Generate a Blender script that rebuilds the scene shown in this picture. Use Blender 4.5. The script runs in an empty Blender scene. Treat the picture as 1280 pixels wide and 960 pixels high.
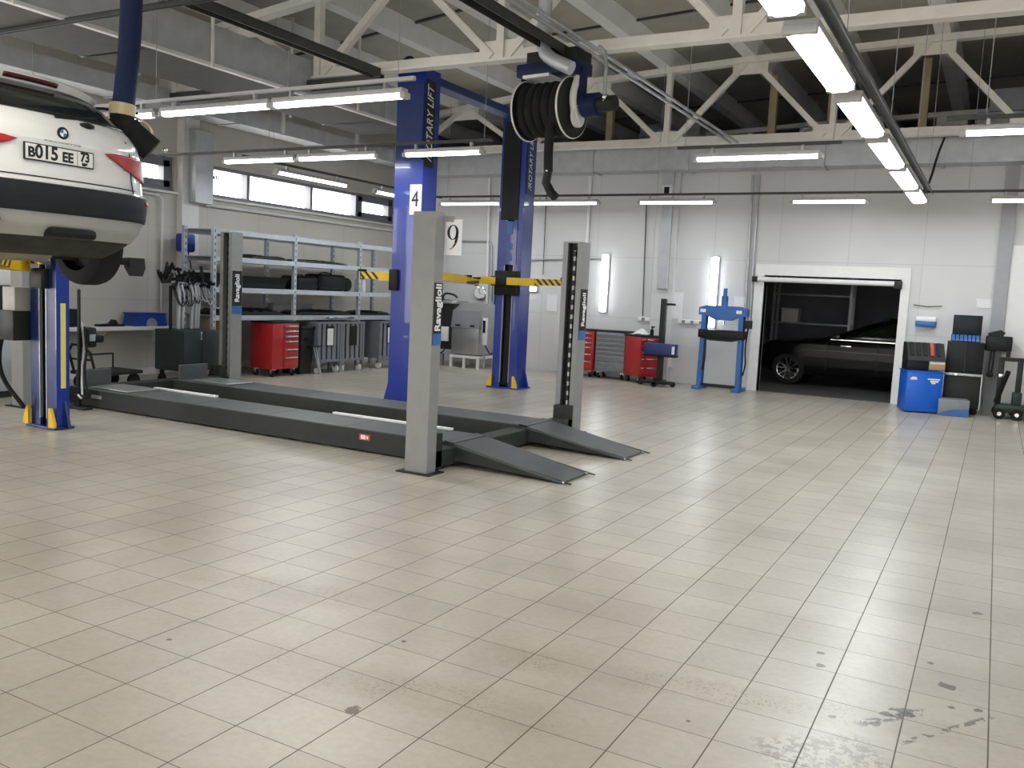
import bpy, bmesh, math, random
from mathutils import Vector, Matrix
random.seed(7)
sc = bpy.context.scene
COL = sc.collection
PI = math.pi
V = Vector

# ------------------------------------------------------------------ helpers
class G:
    """collects shapes into one bmesh"""
    def __init__(s): s.bm = bmesh.new()
    def _add(s, verts, faces):
        vs = [s.bm.verts.new(v) for v in verts]
        out = []
        for f in faces:
            try: out.append(s.bm.faces.new([vs[i] for i in f]))
            except ValueError: pass
        return vs, out
    def box(s, x0, x1, y0, y1, z0, z1, b=0, seg=2):
        v = [(x, y, z) for x in (x0, x1) for y in (y0, y1) for z in (z0, z1)]
        f = [(0, 1, 3, 2), (4, 6, 7, 5), (0, 4, 5, 1), (2, 3, 7, 6), (0, 2, 6, 4), (1, 5, 7, 3)]
        vs, fs = s._add(v, f)
        if b:
            es = {e for q in fs for e in q.edges}
            bmesh.ops.bevel(s.bm, geom=list(es), offset=b, segments=seg, affect='EDGES', profile=.5)
        return s
    def hull8(s, bottom, top):
        """prism between two quads (4 points each)"""
        v = list(bottom) + list(top)
        f = [(3, 2, 1, 0), (4, 5, 6, 7)] + [(i, (i + 1) % 4, 4 + (i + 1) % 4, 4 + i) for i in range(4)]
        s._add(v, f); return s
    def bar(s, p0, p1, w, h, up=(0, 0, 1)):
        """square bar from p0 to p1: w sideways, h along up"""
        p0, p1 = V(p0), V(p1); d = (p1 - p0).normalized(); up = V(up)
        sd = d.cross(up)
        if sd.length < 1e-4: sd = d.cross(V((1, 0, 0)))
        sd.normalize(); u = sd.cross(d)
        q = lambda p: [p - sd * w / 2 - u * h / 2, p + sd * w / 2 - u * h / 2, p + sd * w / 2 + u * h / 2, p - sd * w / 2 + u * h / 2]
        s.hull8(q(p0), q(p1)); return s
    def cyl(s, p0, p1, r, r2=None, seg=16, cap=True):
        p0, p1 = V(p0), V(p1); d = p1 - p0
        r2 = r if r2 is None else r2
        m = d.to_track_quat('Z', 'Y').to_matrix()
        ring = lambda p, rr: [p + m @ V((math.cos(2 * PI * i / seg) * rr, math.sin(2 * PI * i / seg) * rr, 0)) for i in range(seg)]
        v = ring(p0, r) + ring(p1, r2)
        f = [(i, (i + 1) % seg, seg + (i + 1) % seg, seg + i) for i in range(seg)]
        if cap: f += [tuple(range(seg))[::-1], tuple(range(seg, 2 * seg))]
        s._add(v, f); return s
    def tube(s, pts, r, seg=8, smooth=0):
        pts = [V(p) for p in pts]
        for _ in range(smooth):
            q = [pts[0]]
            for a, b in zip(pts, pts[1:]): q += [a.lerp(b, .25), a.lerp(b, .75)]
            pts = q + [pts[-1]]
        n = len(pts); v = []; prev = None
        for i, p in enumerate(pts):
            d = (pts[min(i + 1, n - 1)] - pts[max(i - 1, 0)]).normalized()
            if prev is None:
                a = d.cross(V((0, 0, 1)))
                if a.length < 1e-3: a = d.cross(V((1, 0, 0)))
            else: a = prev - d * prev.dot(d)
            a.normalize(); prev = a; b = d.cross(a)
            rr = r[i] if isinstance(r, (list, tuple)) and len(r) == n else (r if not isinstance(r, (list, tuple)) else r[0])
            v += [p + (a * math.cos(2 * PI * k / seg) + b * math.sin(2 * PI * k / seg)) * rr for k in range(seg)]
        f = [(i * seg + k, i * seg + (k + 1) % seg, (i + 1) * seg + (k + 1) % seg, (i + 1) * seg + k) for i in range(n - 1) for k in range(seg)]
        f += [tuple(range(seg))[::-1], tuple(range((n - 1) * seg, n * seg))]
        s._add(v, f); return s
    def prism(s, poly, axis, a, b):
        """2-D polygon extruded along axis from a to b; poly in the two other axes in xyz order"""
        def P(u, w, t): return {'x': (t, u, w), 'y': (u, t, w), 'z': (u, w, t)}[axis]
        n = len(poly)
        v = [P(u, w, a) for u, w in poly] + [P(u, w, b) for u, w in poly]
        f = [tuple(range(n))[::-1], tuple(range(n, 2 * n))] + [(i, (i + 1) % n, n + (i + 1) % n, n + i) for i in range(n)]
        s._add(v, f); return s
    def lathe(s, prof, c, axis='z', seg=24, cap=True):
        """prof: (radius, along) pairs"""
        c = V(c); v = []
        for r, h in prof:
            for k in range(seg):
                x, y = r * math.cos(2 * PI * k / seg), r * math.sin(2 * PI * k / seg)
                v.append(c + V({'z': (x, y, h), 'x': (h, x, y), 'y': (x, h, y)}[axis]))
        n = len(prof)
        f = [(i * seg + k, i * seg + (k + 1) % seg, (i + 1) * seg + (k + 1) % seg, (i + 1) * seg + k) for i in range(n - 1) for k in range(seg)]
        if cap: f += [tuple(range(seg))[::-1], tuple(range((n - 1) * seg, n * seg))]
        s._add(v, f); return s
    def torus(s, c, R, r, axis='z', seg=28, ring=10):
        c = V(c); v = []
        for i in range(seg):
            a = 2 * PI * i / seg
            for k in range(ring):
                b = 2 * PI * k / ring
                x, y, h = (R + r * math.cos(b)) * math.cos(a), (R + r * math.cos(b)) * math.sin(a), r * math.sin(b)
                v.append(c + V({'z': (x, y, h), 'x': (h, x, y), 'y': (x, h, y)}[axis]))
        f = [(i * ring + k, ((i + 1) % seg) * ring + k, ((i + 1) % seg) * ring + (k + 1) % ring, i * ring + (k + 1) % ring) for i in range(seg) for k in range(ring)]
        s._add(v, f); return s
    def blob(s, c, r, sx=1, sy=1, sz=1, jit=0, sub=2):
        n0 = len(s.bm.verts)
        res = bmesh.ops.create_icosphere(s.bm, subdivisions=sub, radius=r)
        for v in res['verts']:
            k = 1 + random.uniform(-jit, jit)
            v.co = V((v.co.x * sx * k, v.co.y * sy * k, v.co.z * sz * k)) + V(c)
        return s
    def grid(s, rows):
        n, m = len(rows), len(rows[0])
        v = [p for r in rows for p in r]
        f = [(i * m + j, i * m + j + 1, (i + 1) * m + j + 1, (i + 1) * m + j) for i in range(n - 1) for j in range(m - 1)]
        s._add(v, f); return s
    def make(s, name, mat, parent=None, smooth=35, loc=None, thick=0):
        bmesh.ops.recalc_face_normals(s.bm, faces=s.bm.faces[:])
        me = bpy.data.meshes.new(name); s.bm.to_mesh(me); s.bm.free()
        o = bpy.data.objects.new(name, me); COL.objects.link(o)
        if mat: me.materials.append(mat)
        if smooth:
            me.shade_smooth(); me.set_sharp_from_angle(angle=math.radians(smooth))
        if parent: o.parent = parent
        if loc: o.location = loc
        if thick:
            md = o.modifiers.new('s', 'SOLIDIFY'); md.thickness = thick; md.offset = 0
        return o

def tag(o, label, cat, group=None):
    o['label'] = label; o['category'] = cat
    if group: o['group'] = group
    return o
def thing(name, label, cat, loc=(0, 0, 0), rz=0, group=None):
    o = bpy.data.objects.new(name, None); COL.objects.link(o)
    o.empty_display_size = .1
    o.location = loc; o.rotation_euler = (0, 0, rz)
    return tag(o, label, cat, group)
def struct(o): o['kind'] = 'structure'; return o
def dup(root, loc, rz, label, group=None):
    r = root.copy(); COL.objects.link(r); r.location = loc; r.rotation_euler = (0, 0, rz); r['label'] = label
    if group: r['group'] = group
    for ch in list(root.children):
        c = ch.copy(); COL.objects.link(c); c.parent = r
        for g in list(ch.children):
            d = g.copy(); COL.objects.link(d); d.parent = c
    return r
def text(body, size, pos, right, up, mat, parent=None, name='lettering', extr=.002, sx=1, shear=0, bold=0):
    cu = bpy.data.curves.new(name, 'FONT'); cu.body = body; cu.size = size; cu.extrude = extr
    cu.align_x = 'CENTER'; cu.align_y = 'CENTER'; cu.shear = shear; cu.offset = bold
    t = bpy.data.objects.new(name, cu); COL.objects.link(t)
    dg = bpy.context.evaluated_depsgraph_get()
    me = bpy.data.meshes.new_from_object(t.evaluated_get(dg))
    bpy.data.objects.remove(t); bpy.data.curves.remove(cu)
    right, up = V(right).normalized(), V(up).normalized(); n = right.cross(up)
    M = Matrix((right * sx, up, n)).transposed().to_4x4(); M.translation = V(pos)
    me.transform(M); me.materials.clear(); me.materials.append(mat); me.name = name
    o = bpy.data.objects.new(name, me); COL.objects.link(o)
    if parent: o.parent = parent
    return o

# ------------------------------------------------------------------ materials
def mat(name, col, rough=.5, metal=0, var=.06, scale=8, bump=0, emit=0, spec=.5, coat=0):
    m = bpy.data.materials.new(name); m.use_nodes = True
    nt = m.node_tree; b = nt.nodes['Principled BSDF']
    col = tuple(col) + (1,)
    b.inputs['Base Color'].default_value = col
    b.inputs['Roughness'].default_value = rough; b.inputs['Metallic'].default_value = metal
    b.inputs['Specular IOR Level'].default_value = spec
    b.inputs['Coat Weight'].default_value = coat
    if emit:
        b.inputs['Emission Color'].default_value = col; b.inputs['Emission Strength'].default_value = emit
        return m
    tc = nt.nodes.new('ShaderNodeTexCoord')
    if var or bump:
        n = nt.nodes.new('ShaderNodeTexNoise'); n.inputs['Scale'].default_value = scale; n.inputs['Detail'].default_value = 4
        nt.links.new(tc.outputs['Object'], n.inputs['Vector'])
    if var:
        mx = nt.nodes.new('ShaderNodeMix'); mx.data_type = 'RGBA'
        mx.inputs['A'].default_value = tuple(c * (1 - var * 2) for c in col[:3]) + (1,)
        mx.inputs['B'].default_value = tuple(min(1, c * (1 + var * 2)) for c in col[:3]) + (1,)
        nt.links.new(n.outputs['Fac'], mx.inputs['Factor']); nt.links.new(mx.outputs['Result'], b.inputs['Base Color'])
    if bump:
        bp = nt.nodes.new('ShaderNodeBump'); bp.inputs['Strength'].default_value = bump; bp.inputs['Distance'].default_value = .01
        nt.links.new(n.outputs['Fac'], bp.inputs['Height']); nt.links.new(bp.outputs['Normal'], b.inputs['Normal'])
    return m
def srgb(r, g, b): 
    f = lambda c: (c / 255 / 12.92) if c <= 10 else ((c / 255 + .055) / 1.055) ** 2.4
    return (f(r), f(g), f(b))

T = .30
def floor_mat():
    m = bpy.data.materials.new('floor_tiles'); m.use_nodes = True; nt = m.node_tree; b = nt.nodes['Principled BSDF']
    N = nt.nodes.new; L = nt.links.new
    def math_(op, a, c=None, d=None):
        n = N('ShaderNodeMath'); n.operation = op
        for i, x in enumerate((a, c, d)):
            if x is None: continue
            if isinstance(x, (int, float)): n.inputs[i].default_value = x
            else: L(x, n.inputs[i])
        return n.outputs[0]
    geo = N('ShaderNodeNewGeometry'); sep = N('ShaderNodeSeparateXYZ'); L(geo.outputs['Position'], sep.inputs[0])
    u = math_('MULTIPLY_ADD', sep.outputs['X'], 1 / T, 14.61); v = math_('MULTIPLY_ADD', sep.outputs['Y'], 1 / T, -9.38)
    du = math_('PINGPONG', u, .5); dv = math_('PINGPONG', v, .5)
    # noise that thins and thickens the joints
    def noise(scale, detail=4, rough=.55, vec=None):
        n = N('ShaderNodeTexNoise'); n.inputs['Scale'].default_value = scale; n.inputs['Detail'].default_value = detail; n.inputs['Roughness'].default_value = rough
        L(vec or geo.outputs['Position'], n.inputs['Vector']); return n.outputs['Fac']
    jn = noise(1.3)
    wu = math_('MULTIPLY_ADD', jn, .009, .0045); wv = math_('MULTIPLY_ADD', jn, .009, .0028)
    ju = math_('LESS_THAN', du, wu); jv = math_('LESS_THAN', dv, wv)
    jv = math_('MULTIPLY', jv, .85)
    joint = math_('MAXIMUM', ju, jv)
    comb = N('ShaderNodeCombineXYZ'); L(math_('FLOOR', u), comb.inputs[0]); L(math_('FLOOR', v), comb.inputs[1])
    wn = N('ShaderNodeTexWhiteNoise'); wn.noise_dimensions = '3D'; L(comb.outputs[0], wn.inputs['Vector'])
    r1 = N('ShaderNodeValToRGB'); L(wn.outputs['Value'], r1.inputs[0])
    r1.color_ramp.elements[0].color = (.45, .412, .345, 1); r1.color_ramp.elements[1].color = (.505, .466, .392, 1)
    # dirt
    dn = noise(.9, 6, .62); rr = N('ShaderNodeValToRGB'); L(dn, rr.inputs[0])
    rr.color_ramp.elements[0].position = .42; rr.color_ramp.elements[0].color = (1, 1, 1, 1)
    rr.color_ramp.elements[1].position = .78; rr.color_ramp.elements[1].color = (.72, .7, .66, 1)
    fine = noise(28, 3, .7); rf = N('ShaderNodeValToRGB'); L(fine, rf.inputs[0])
    rf.color_ramp.elements[0].position = .3; rf.color_ramp.elements[0].color = (.9, .9, .88, 1); rf.color_ramp.elements[1].position = .62; rf.color_ramp.elements[1].color = (1, 1, 1, 1)
    def mul(a, c, fac=1):
        x = N('ShaderNodeMix'); x.data_type = 'RGBA'; x.blend_type = 'MULTIPLY'
        if isinstance(fac, (int, float)): x.inputs['Factor'].default_value = fac
        else: L(fac, x.inputs['Factor'])
        L(a, x.inputs['A']); 
        if isinstance(c, tuple): x.inputs['B'].default_value = c
        else: L(c, x.inputs['B'])
        return x.outputs['Result']
    c = mul(r1.outputs[0], rr.outputs[0]); c = mul(c, rf.outputs[0])
    # tyre tracks: tread speckle inside two bands across the floor
    def band(px, py, dx, dy, half, l0, l1):
        # distance to the line through (px,py) with unit direction (dx,dy)
        a = math_('SUBTRACT', sep.outputs['X'], px); q = math_('SUBTRACT', sep.outputs['Y'], py)
        dist = math_('ABSOLUTE', math_('SUBTRACT', math_('MULTIPLY', a, dy), math_('MULTIPLY', q, dx)))
        al = math_('ADD', math_('MULTIPLY', a, dx), math_('MULTIPLY', q, dy))
        e = math_('LESS_THAN', dist, half); e2 = math_('MULTIPLY', math_('GREATER_THAN', al, l0), math_('LESS_THAN', al, l1))
        return math_('MULTIPLY', e, e2)
    # worn tread prints of tyres
    sp = N('ShaderNodeTexVoronoi'); sp.inputs['Scale'].default_value = 55; L(geo.outputs['Position'], sp.inputs['Vector'])
    rs = N('ShaderNodeMapRange'); L(sp.outputs['Distance'], rs.inputs['Value']); rs.inputs['From Min'].default_value = .12; rs.inputs['From Max'].default_value = .42; rs.inputs['To Min'].default_value = 1; rs.inputs['To Max'].default_value = 0
    pn = N('ShaderNodeMapRange'); L(noise(3.2, 4), pn.inputs['Value']); pn.inputs['From Min'].default_value = .42; pn.inputs['From Max'].default_value = .62
    spk = math_('MULTIPLY', rs.outputs[0], pn.outputs[0])
    def soft(px, py, dx, dy, half, l0, l1):
        a = math_('SUBTRACT', sep.outputs['X'], px); q = math_('SUBTRACT', sep.outputs['Y'], py)
        dist = math_('ABSOLUTE', math_('SUBTRACT', math_('MULTIPLY', a, dy), math_('MULTIPLY', q, dx)))
        al = math_('ABSOLUTE', math_('SUBTRACT', math_('ADD', math_('MULTIPLY', a, dx), math_('MULTIPLY', q, dy)), (l0 + l1) / 2))
        f = math_('SUBTRACT', 1, math_('DIVIDE', dist, half)); f2 = math_('SUBTRACT', 1, math_('DIVIDE', al, (l1 - l0) / 2))
        f = math_('MINIMUM', math_('MULTIPLY', math_('MAXIMUM', f, 0), 2), 1); f2 = math_('MINIMUM', math_('MULTIPLY', math_('MAXIMUM', f2, 0), 4), 1)
        return math_('MULTIPLY', f, f2)
    bands = math_('MAXIMUM', soft(-3.3, 3.36, .99, .16, .16, -.6, .7), soft(-1.9, 2.8, .99, .14, .17, -.9, .7))
    bands = math_('MAXIMUM', bands, soft(-1.3, 3.42, .98, .2, .14, -.7, 1.6))
    c = mul(c, (.5, .46, .4, 1), math_('MULTIPLY', math_('MULTIPLY', bands, spk), .75))
    c = mul(c, (.86, .84, .8, 1), math_('MULTIPLY', bands, .6))
    # oil spots and a wiped dirty patch at the right
    wob = noise(22, 4, .6); spots = None
    for (x, y, r) in ((-.04, 4.16, .04), (-.58, 4.21, .02), (-.56, 4.06, .022), (-.19, 3.78, .05), (-.24, 3.72, .03), (-.28, 3.6, .025), (-.02, 3.94, .018), (.08, 3.98, .02), (-.43, 3.57, .015), (-2.01, 2.55, .035), (-2.24, 3.19, .014), (.05, 5.3, .03), (-.12, 4.4, .018), (-.9, 3.2, .012), (-3.1, 2.6, .014)):
        a = math_('SUBTRACT', sep.outputs['X'], x); q = math_('SUBTRACT', sep.outputs['Y'], y)
        d2 = math_('SQRT', math_('ADD', math_('MULTIPLY', a, a), math_('MULTIPLY', q, q)))
        m_ = math_('LESS_THAN', d2, math_('MULTIPLY', math_('SUBTRACT', wob, .15), r * 2.4))
        spots = m_ if spots is None else math_('MAXIMUM', spots, m_)
    c = mul(c, (.2, .18, .15, 1), math_('MULTIPLY', spots, .85))
    sc1 = math_('MAXIMUM', soft(-.02, 3.72, .55, .83, .018, -.3, .3), math_('MULTIPLY', soft(-.22, 3.7, .62, .78, .03, -.2, .2), 1))
    sc1 = math_('MULTIPLY', sc1, math_('GREATER_THAN', noise(24, 3), .5))
    c = mul(c, (.2, .18, .16, 1), math_('MULTIPLY', sc1, .85))
    pt_ = math_('MULTIPLY', soft(-.42, 3.24, .8, .6, .16, -.25, .25), math_('GREATER_THAN', noise(26, 5, .7), .5))
    c = mul(c, (.4, .37, .32, 1), math_('MULTIPLY', pt_, .6))
    mx = N('ShaderNodeMix'); mx.data_type = 'RGBA'; L(joint, mx.inputs['Factor']); L(c, mx.inputs['A']); mx.inputs['B'].default_value = (.11, .09, .065, 1)
    L(mx.outputs['Result'], b.inputs['Base Color'])
    rg = math_('MULTIPLY_ADD', noise(2.2, 5), .07, .278); rg = math_('MAXIMUM', rg, math_('MULTIPLY', joint, .7)); L(rg, b.inputs['Roughness'])
    b.inputs['Specular IOR Level'].default_value = .5
    return m

def wall_mat(name, col, pw=1.2, ph=.6, axis='X'):
    m = bpy.data.materials.new(name); m.use_nodes = True; nt = m.node_tree; b = nt.nodes['Principled BSDF']
    N = nt.nodes.new; L = nt.links.new
    geo = N('ShaderNodeNewGeometry'); sep = N('ShaderNodeSeparateXYZ'); L(geo.outputs['Position'], sep.inputs[0])
    cb = N('ShaderNodeCombineXYZ'); L(sep.outputs[axis], cb.inputs[0]); L(sep.outputs['Z'], cb.inputs[1])
    br = N('ShaderNodeTexBrick'); L(cb.outputs[0], br.inputs['Vector'])
    br.inputs['Scale'].default_value = 1; br.inputs['Brick Width'].default_value = pw; br.inputs['Row Height'].default_value = ph
    br.inputs['Mortar Size'].default_value = .006; br.inputs['Mortar Smooth'].default_value = .3; br.offset = 0
    br.inputs['Color1'].default_value = tuple(col) + (1,); br.inputs['Color2'].default_value = tuple(c * .97 for c in col) + (1,)
    br.inputs['Mortar'].default_value = tuple(c * .8 for c in col) + (1,)
    n = N('ShaderNodeTexNoise'); n.inputs['Scale'].default_value = 1.7; n.inputs['Detail'].default_value = 5; L(geo.outputs['Position'], n.inputs['Vector'])
    r = N('ShaderNodeValToRGB'); L(n.outputs['Fac'], r.inputs[0]); r.color_ramp.elements[0].color = (.9, .89, .87, 1); r.color_ramp.elements[1].color = (1, 1, 1, 1)
    x = N('ShaderNodeMix'); x.data_type = 'RGBA'; x.blend_type = 'MULTIPLY'; x.inputs['Factor'].default_value = 1
    L(br.outputs['Color'], x.inputs['A']); L(r.outputs[0], x.inputs['B']); L(x.outputs['Result'], b.inputs['Base Color'])
    b.inputs['Roughness'].default_value = .45
    bp = N('ShaderNodeBump'); bp.inputs['Strength'].default_value = .15; bp.inputs['Distance'].default_value = .005; L(br.outputs['Color'], bp.inputs['Height']); L(bp.outputs[0], b.inputs['Normal'])
    return m
def hazard_mat(name, c1, c2, scale, axis=(1, 0, 1)):
    """diagonal stripes on the object's own coordinates"""
    m = bpy.data.materials.new(name); m.use_nodes = True; nt = m.node_tree; b = nt.nodes['Principled BSDF']
    N = nt.nodes.new; L = nt.links.new
    tc = N('ShaderNodeTexCoord'); d = N('ShaderNodeVectorMath'); d.operation = 'DOT_PRODUCT'; L(tc.outputs['Object'], d.inputs[0]); d.inputs[1].default_value = axis
    f = N('ShaderNodeMath'); f.operation = 'MULTIPLY'; L(d.outputs['Value'], f.inputs[0]); f.inputs[1].default_value = scale
    g = N('ShaderNodeMath'); g.operation = 'FRACT'; L(f.outputs[0], g.inputs[0])
    h = N('ShaderNodeMath'); h.operation = 'LESS_THAN'; L(g.outputs[0], h.inputs[0]); h.inputs[1].default_value = .45
    x = N('ShaderNodeMix'); x.data_type = 'RGBA'; L(h.outputs[0], x.inputs['Factor']); x.inputs['A'].default_value = tuple(c1) + (1,); x.inputs['B'].default_value = tuple(c2) + (1,)
    L(x.outputs['Result'], b.inputs['Base Color']); b.inputs['Roughness'].default_value = .45
    return m

M = {}
M['floor'] = floor_mat()
M['wall_b'] = wall_mat('painted_wall_back', (.66, .67, .68), 1.2, 1.2, 'X')
M['wall_l'] = wall_mat('painted_wall_left', (.62, .6, .55), 1.2, .6, 'Y')
M['white_trim'] = mat('white_trim', (.78, .78, .77), .4, var=.03)
M['concrete'] = mat('roof_panel', (.42, .4, .34), .8, var=.1, scale=3)
M['rib'] = mat('roof_rib_paint', (.8, .8, .78), .7, var=.06, scale=3)
M['truss'] = mat('truss_paint', (.83, .81, .75), .5, var=.06, scale=6)
M['galv'] = mat('galvanised_sheet', (.5, .52, .54), .45, .45, var=.12, scale=5)
M['steel'] = mat('grey_steel', (.42, .44, .46), .4, .6, var=.1)
M['rack'] = mat('rack_galvanised', (.5, .54, .58), .35, .55, var=.08)
M['chrome'] = mat('chrome', (.8, .8, .8), .15, 1, var=.02)
M['dark_steel'] = mat('dark_steel', (.03, .032, .03), .5, .2, var=.1, spec=.22)
M['black'] = mat('black_plastic', (.012, .013, .014), .45, var=.15, spec=.22)
M['rubber'] = mat('black_rubber', (.014, .015, .015), .75, var=.2, bump=.1, spec=.22)
M['grey_plastic'] = mat('grey_plastic', (.22, .235, .255), .5, var=.08)
M['cart_grey'] = mat('cart_grey_paint', (.2, .22, .25), .4, .2, var=.1)
M['green_grey'] = mat('green_grey_steel', (.035, .048, .048), .45, .1, var=.12, spec=.22)
M['blue'] = mat('lift_blue', (.006, .032, .29), .32, var=.06, coat=.4)
M['navy'] = mat('lift_navy', (.012, .03, .14), .4, var=.1)
M['navy_dark'] = mat('reel_navy', (.008, .014, .06), .5, var=.1, spec=.3)
M['press_blue'] = mat('press_blue', (.035, .14, .4), .4, var=.1)
M['box_blue'] = mat('cabinet_blue', (.006, .12, .62), .4, var=.05)
M['box_front_blue'] = mat('low_box_blue_panel', (.03, .13, .4), .35, var=.2, scale=4)
M['red'] = mat('tool_red', (.42, .018, .022), .3, var=.06, coat=.4)
M['yellow'] = mat('lift_yellow', (.78, .5, .02), .4, var=.08)
M['pale_yellow'] = mat('pale_yellow_label', (.72, .68, .2), .5, var=.05)
M['post_grey'] = mat('post_grey_paint', (.27, .275, .27), .42, .1, var=.06)
M['runway'] = mat('runway_grey_steel', (.082, .09, .09), .5, .15, var=.14, scale=5)
M['runway_dark'] = mat('runway_side_paint', (.036, .04, .038), .5, var=.1, spec=.22)
M['white_car'] = mat('white_car_paint', (.75, .77, .78), .22, var=.015, coat=.7)
M['black_car'] = mat('black_car_paint', (.005, .0055, .005), .2, var=.05, spec=.3)
M['glass_dark'] = mat('dark_car_glass', (.012, .016, .014), .06, var=.05, spec=.7)
M['bumper'] = mat('bumper_cladding', (.016, .02, .024), .5, var=.1, spec=.22)
M['skid'] = mat('bumper_lower_grey', (.42, .42, .4), .45, var=.05)
M['lamp_red'] = mat('tail_lamp_red', (.4, .008, .012), .32, var=.25, scale=14)
M['lamp_dark'] = mat('brake_strip_dark_red', (.06, .01, .012), .25, var=.1)
M['plate'] = mat('plate_white', (.8, .8, .78), .4, var=.02)
M['ink'] = mat('black_ink', (.008, .008, .009), .6, var=0)
M['white_ink'] = mat('white_ink', (.85, .85, .85), .5, var=0)
M['badge_blue'] = mat('badge_blue', (.02, .16, .5), .3, var=0)
M['under'] = mat('underbody', (.05, .047, .042), .7, var=.3, scale=9, spec=.22)
M['exhaust'] = mat('exhaust_steel', (.3, .28, .24), .45, .7, var=.2)
M['stain'] = mat('stainless', (.5, .51, .51), .28, .8, var=.08, scale=3)
M['wood'] = mat('brown_board', (.36, .17, .08), .6, var=.12)
M['paper'] = mat('paper', (.82, .82, .84), .7, var=.02)
M['cloth'] = mat('white_cloth', (.8, .8, .78), .85, var=.04, bump=.2)
M['hose_blue'] = mat('exhaust_hose_blue', (.011, .022, .072), .65, var=.15, scale=30, spec=.25)
M['cream'] = mat('cream_clamp', (.6, .5, .3), .5, var=.1)
M['pillar_grey'] = mat('pillar_grey', (.34, .35, .37), .5, var=.05)
M['rail_grey'] = mat('rail_grey', (.2, .21, .22), .5, .2, var=.06)
M['ochre'] = mat('ochre_steel', (.4, .33, .2), .6, var=.1)
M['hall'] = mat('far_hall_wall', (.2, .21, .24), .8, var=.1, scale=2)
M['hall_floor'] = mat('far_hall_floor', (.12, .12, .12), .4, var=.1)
M['win_frame'] = mat('window_frame_grey', (.2, .21, .24), .45, var=.04)
M['under_panel'] = mat('duct_under_panel', (.075, .07, .06), .7, var=.12)
M['cable_tray'] = mat('dark_channel', (.055, .055, .05), .5, .2, var=.15)
M['lamp_house'] = mat('lamp_housing', (.5, .5, .5), .4, var=.04)
M['cardboard'] = mat('cardboard', (.42, .27, .14), .8, var=.08)
M['blue_plastic'] = mat('blue_plastic', (.01, .05, .32), .4, var=.05)
M['sign_red'] = mat('sticker_red', (.5, .05, .03), .5, var=.05)
M['led'] = mat('lamp_diffuser', (.98, .985, 1), .4, emit=7)
M['hazard'] = hazard_mat('hazard_stripes', (.78, .5, .02), (.02, .02, .02), 9, (1, .3, 1))
M['slot'] = hazard_mat('slotted_rail', (.03, .03, .03), (.6, .6, .55), 9, (0, 0, 1))
M['slot_fine'] = hazard_mat('slotted_upright', (.5, .54, .58), (.02, .02, .02), 10, (0, 0, 1))
def glass_mat():
    m = bpy.data.materials.new('window_glass'); m.use_nodes = True; nt = m.node_tree
    for n in list(nt.nodes): nt.nodes.remove(n)
    o = nt.nodes.new('ShaderNodeOutputMaterial'); a = nt.nodes.new('ShaderNodeBsdfTransparent'); g = nt.nodes.new('ShaderNodeBsdfGlossy'); x = nt.nodes.new('ShaderNodeMixShader')
    g.inputs['Roughness'].default_value = .05; x.inputs[0].default_value = .06
    nt.links.new(a.outputs[0], x.inputs[1]); nt.links.new(g.outputs[0], x.inputs[2]); nt.links.new(x.outputs[0], o.inputs[0])
    return m
M['glass'] = glass_mat()

# ------------------------------------------------------------------ world, camera
w = bpy.data.worlds.new('World'); sc.world = w; w.use_nodes = True
bg = w.node_tree.nodes['Background']; bg.inputs['Color'].default_value = (1, .97, .93, 1); bg.inputs['Strength'].default_value = 6.5

cam = bpy.data.cameras.new('camera'); co = bpy.data.objects.new('camera', cam); COL.objects.link(co); sc.camera = co
cam.sensor_width = 36; cam.sensor_fit = 'HORIZONTAL'; cam.lens = 36 * 1097.5 / 1280; cam.clip_start = .05; cam.clip_end = 200
yaw, pitch, roll, H = -.5000, -.1048, .0485, 5.385 * T
fw = V((math.sin(yaw) * math.cos(pitch), math.cos(yaw) * math.cos(pitch), math.sin(pitch)))
rt = V((math.cos(yaw), -math.sin(yaw), 0)); up = rt.cross(fw)
r_ = rt * math.cos(roll) + up * math.sin(roll); u_ = -rt * math.sin(roll) + up * math.cos(roll)
mw = Matrix((r_, u_, -fw)).transposed().to_4x4(); mw.translation = (0, 0, H); co.matrix_world = mw

sc.view_settings.view_transform = 'Standard'; sc.view_settings.look = 'None'; sc.view_settings.gamma = 1
sc.view_settings.exposure = .45; sc.view_settings.use_curve_mapping = False
sc.cycles.max_bounces = 7; sc.cycles.diffuse_bounces = 4; sc.cycles.glossy_bounces = 4; sc.cycles.transparent_max_bounces = 6
sc.cycles.sample_clamp_indirect = 6; sc.cycles.caustics_reflective = False; sc.cycles.caustics_refractive = False
sc.cycles.use_denoising = True

# ------------------------------------------------------------------ the setting
XL, XR, YB, YF = -12.0, 7.5, 16.5, -7.0
WT = 4.25                       # top of the back wall
struct(G().box(XL - .3, XR + .3, YF - .3, YB, -.2, 0).make('floor', M['floor'], smooth=0))
# far hall beyond the back wall
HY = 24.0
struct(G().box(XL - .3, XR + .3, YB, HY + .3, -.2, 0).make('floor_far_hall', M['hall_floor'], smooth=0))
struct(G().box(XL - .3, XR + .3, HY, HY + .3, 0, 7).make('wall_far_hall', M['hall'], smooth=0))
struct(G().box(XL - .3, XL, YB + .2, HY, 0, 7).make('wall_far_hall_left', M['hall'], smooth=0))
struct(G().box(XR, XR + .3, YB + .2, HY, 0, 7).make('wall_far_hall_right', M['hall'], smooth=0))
# back wall with the gate opening
DX0, DX1, DZ = -3.82, -1.5, 2.14
g = G(); g.box(XL, DX0, YB, YB + .2, 0, WT); g.box(DX1, XR, YB, YB + .2, 0, WT); g.box(DX0, DX1, YB, YB + .2, DZ, WT)
struct(g.make('wall_back', M['wall_b'], smooth=0))
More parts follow.
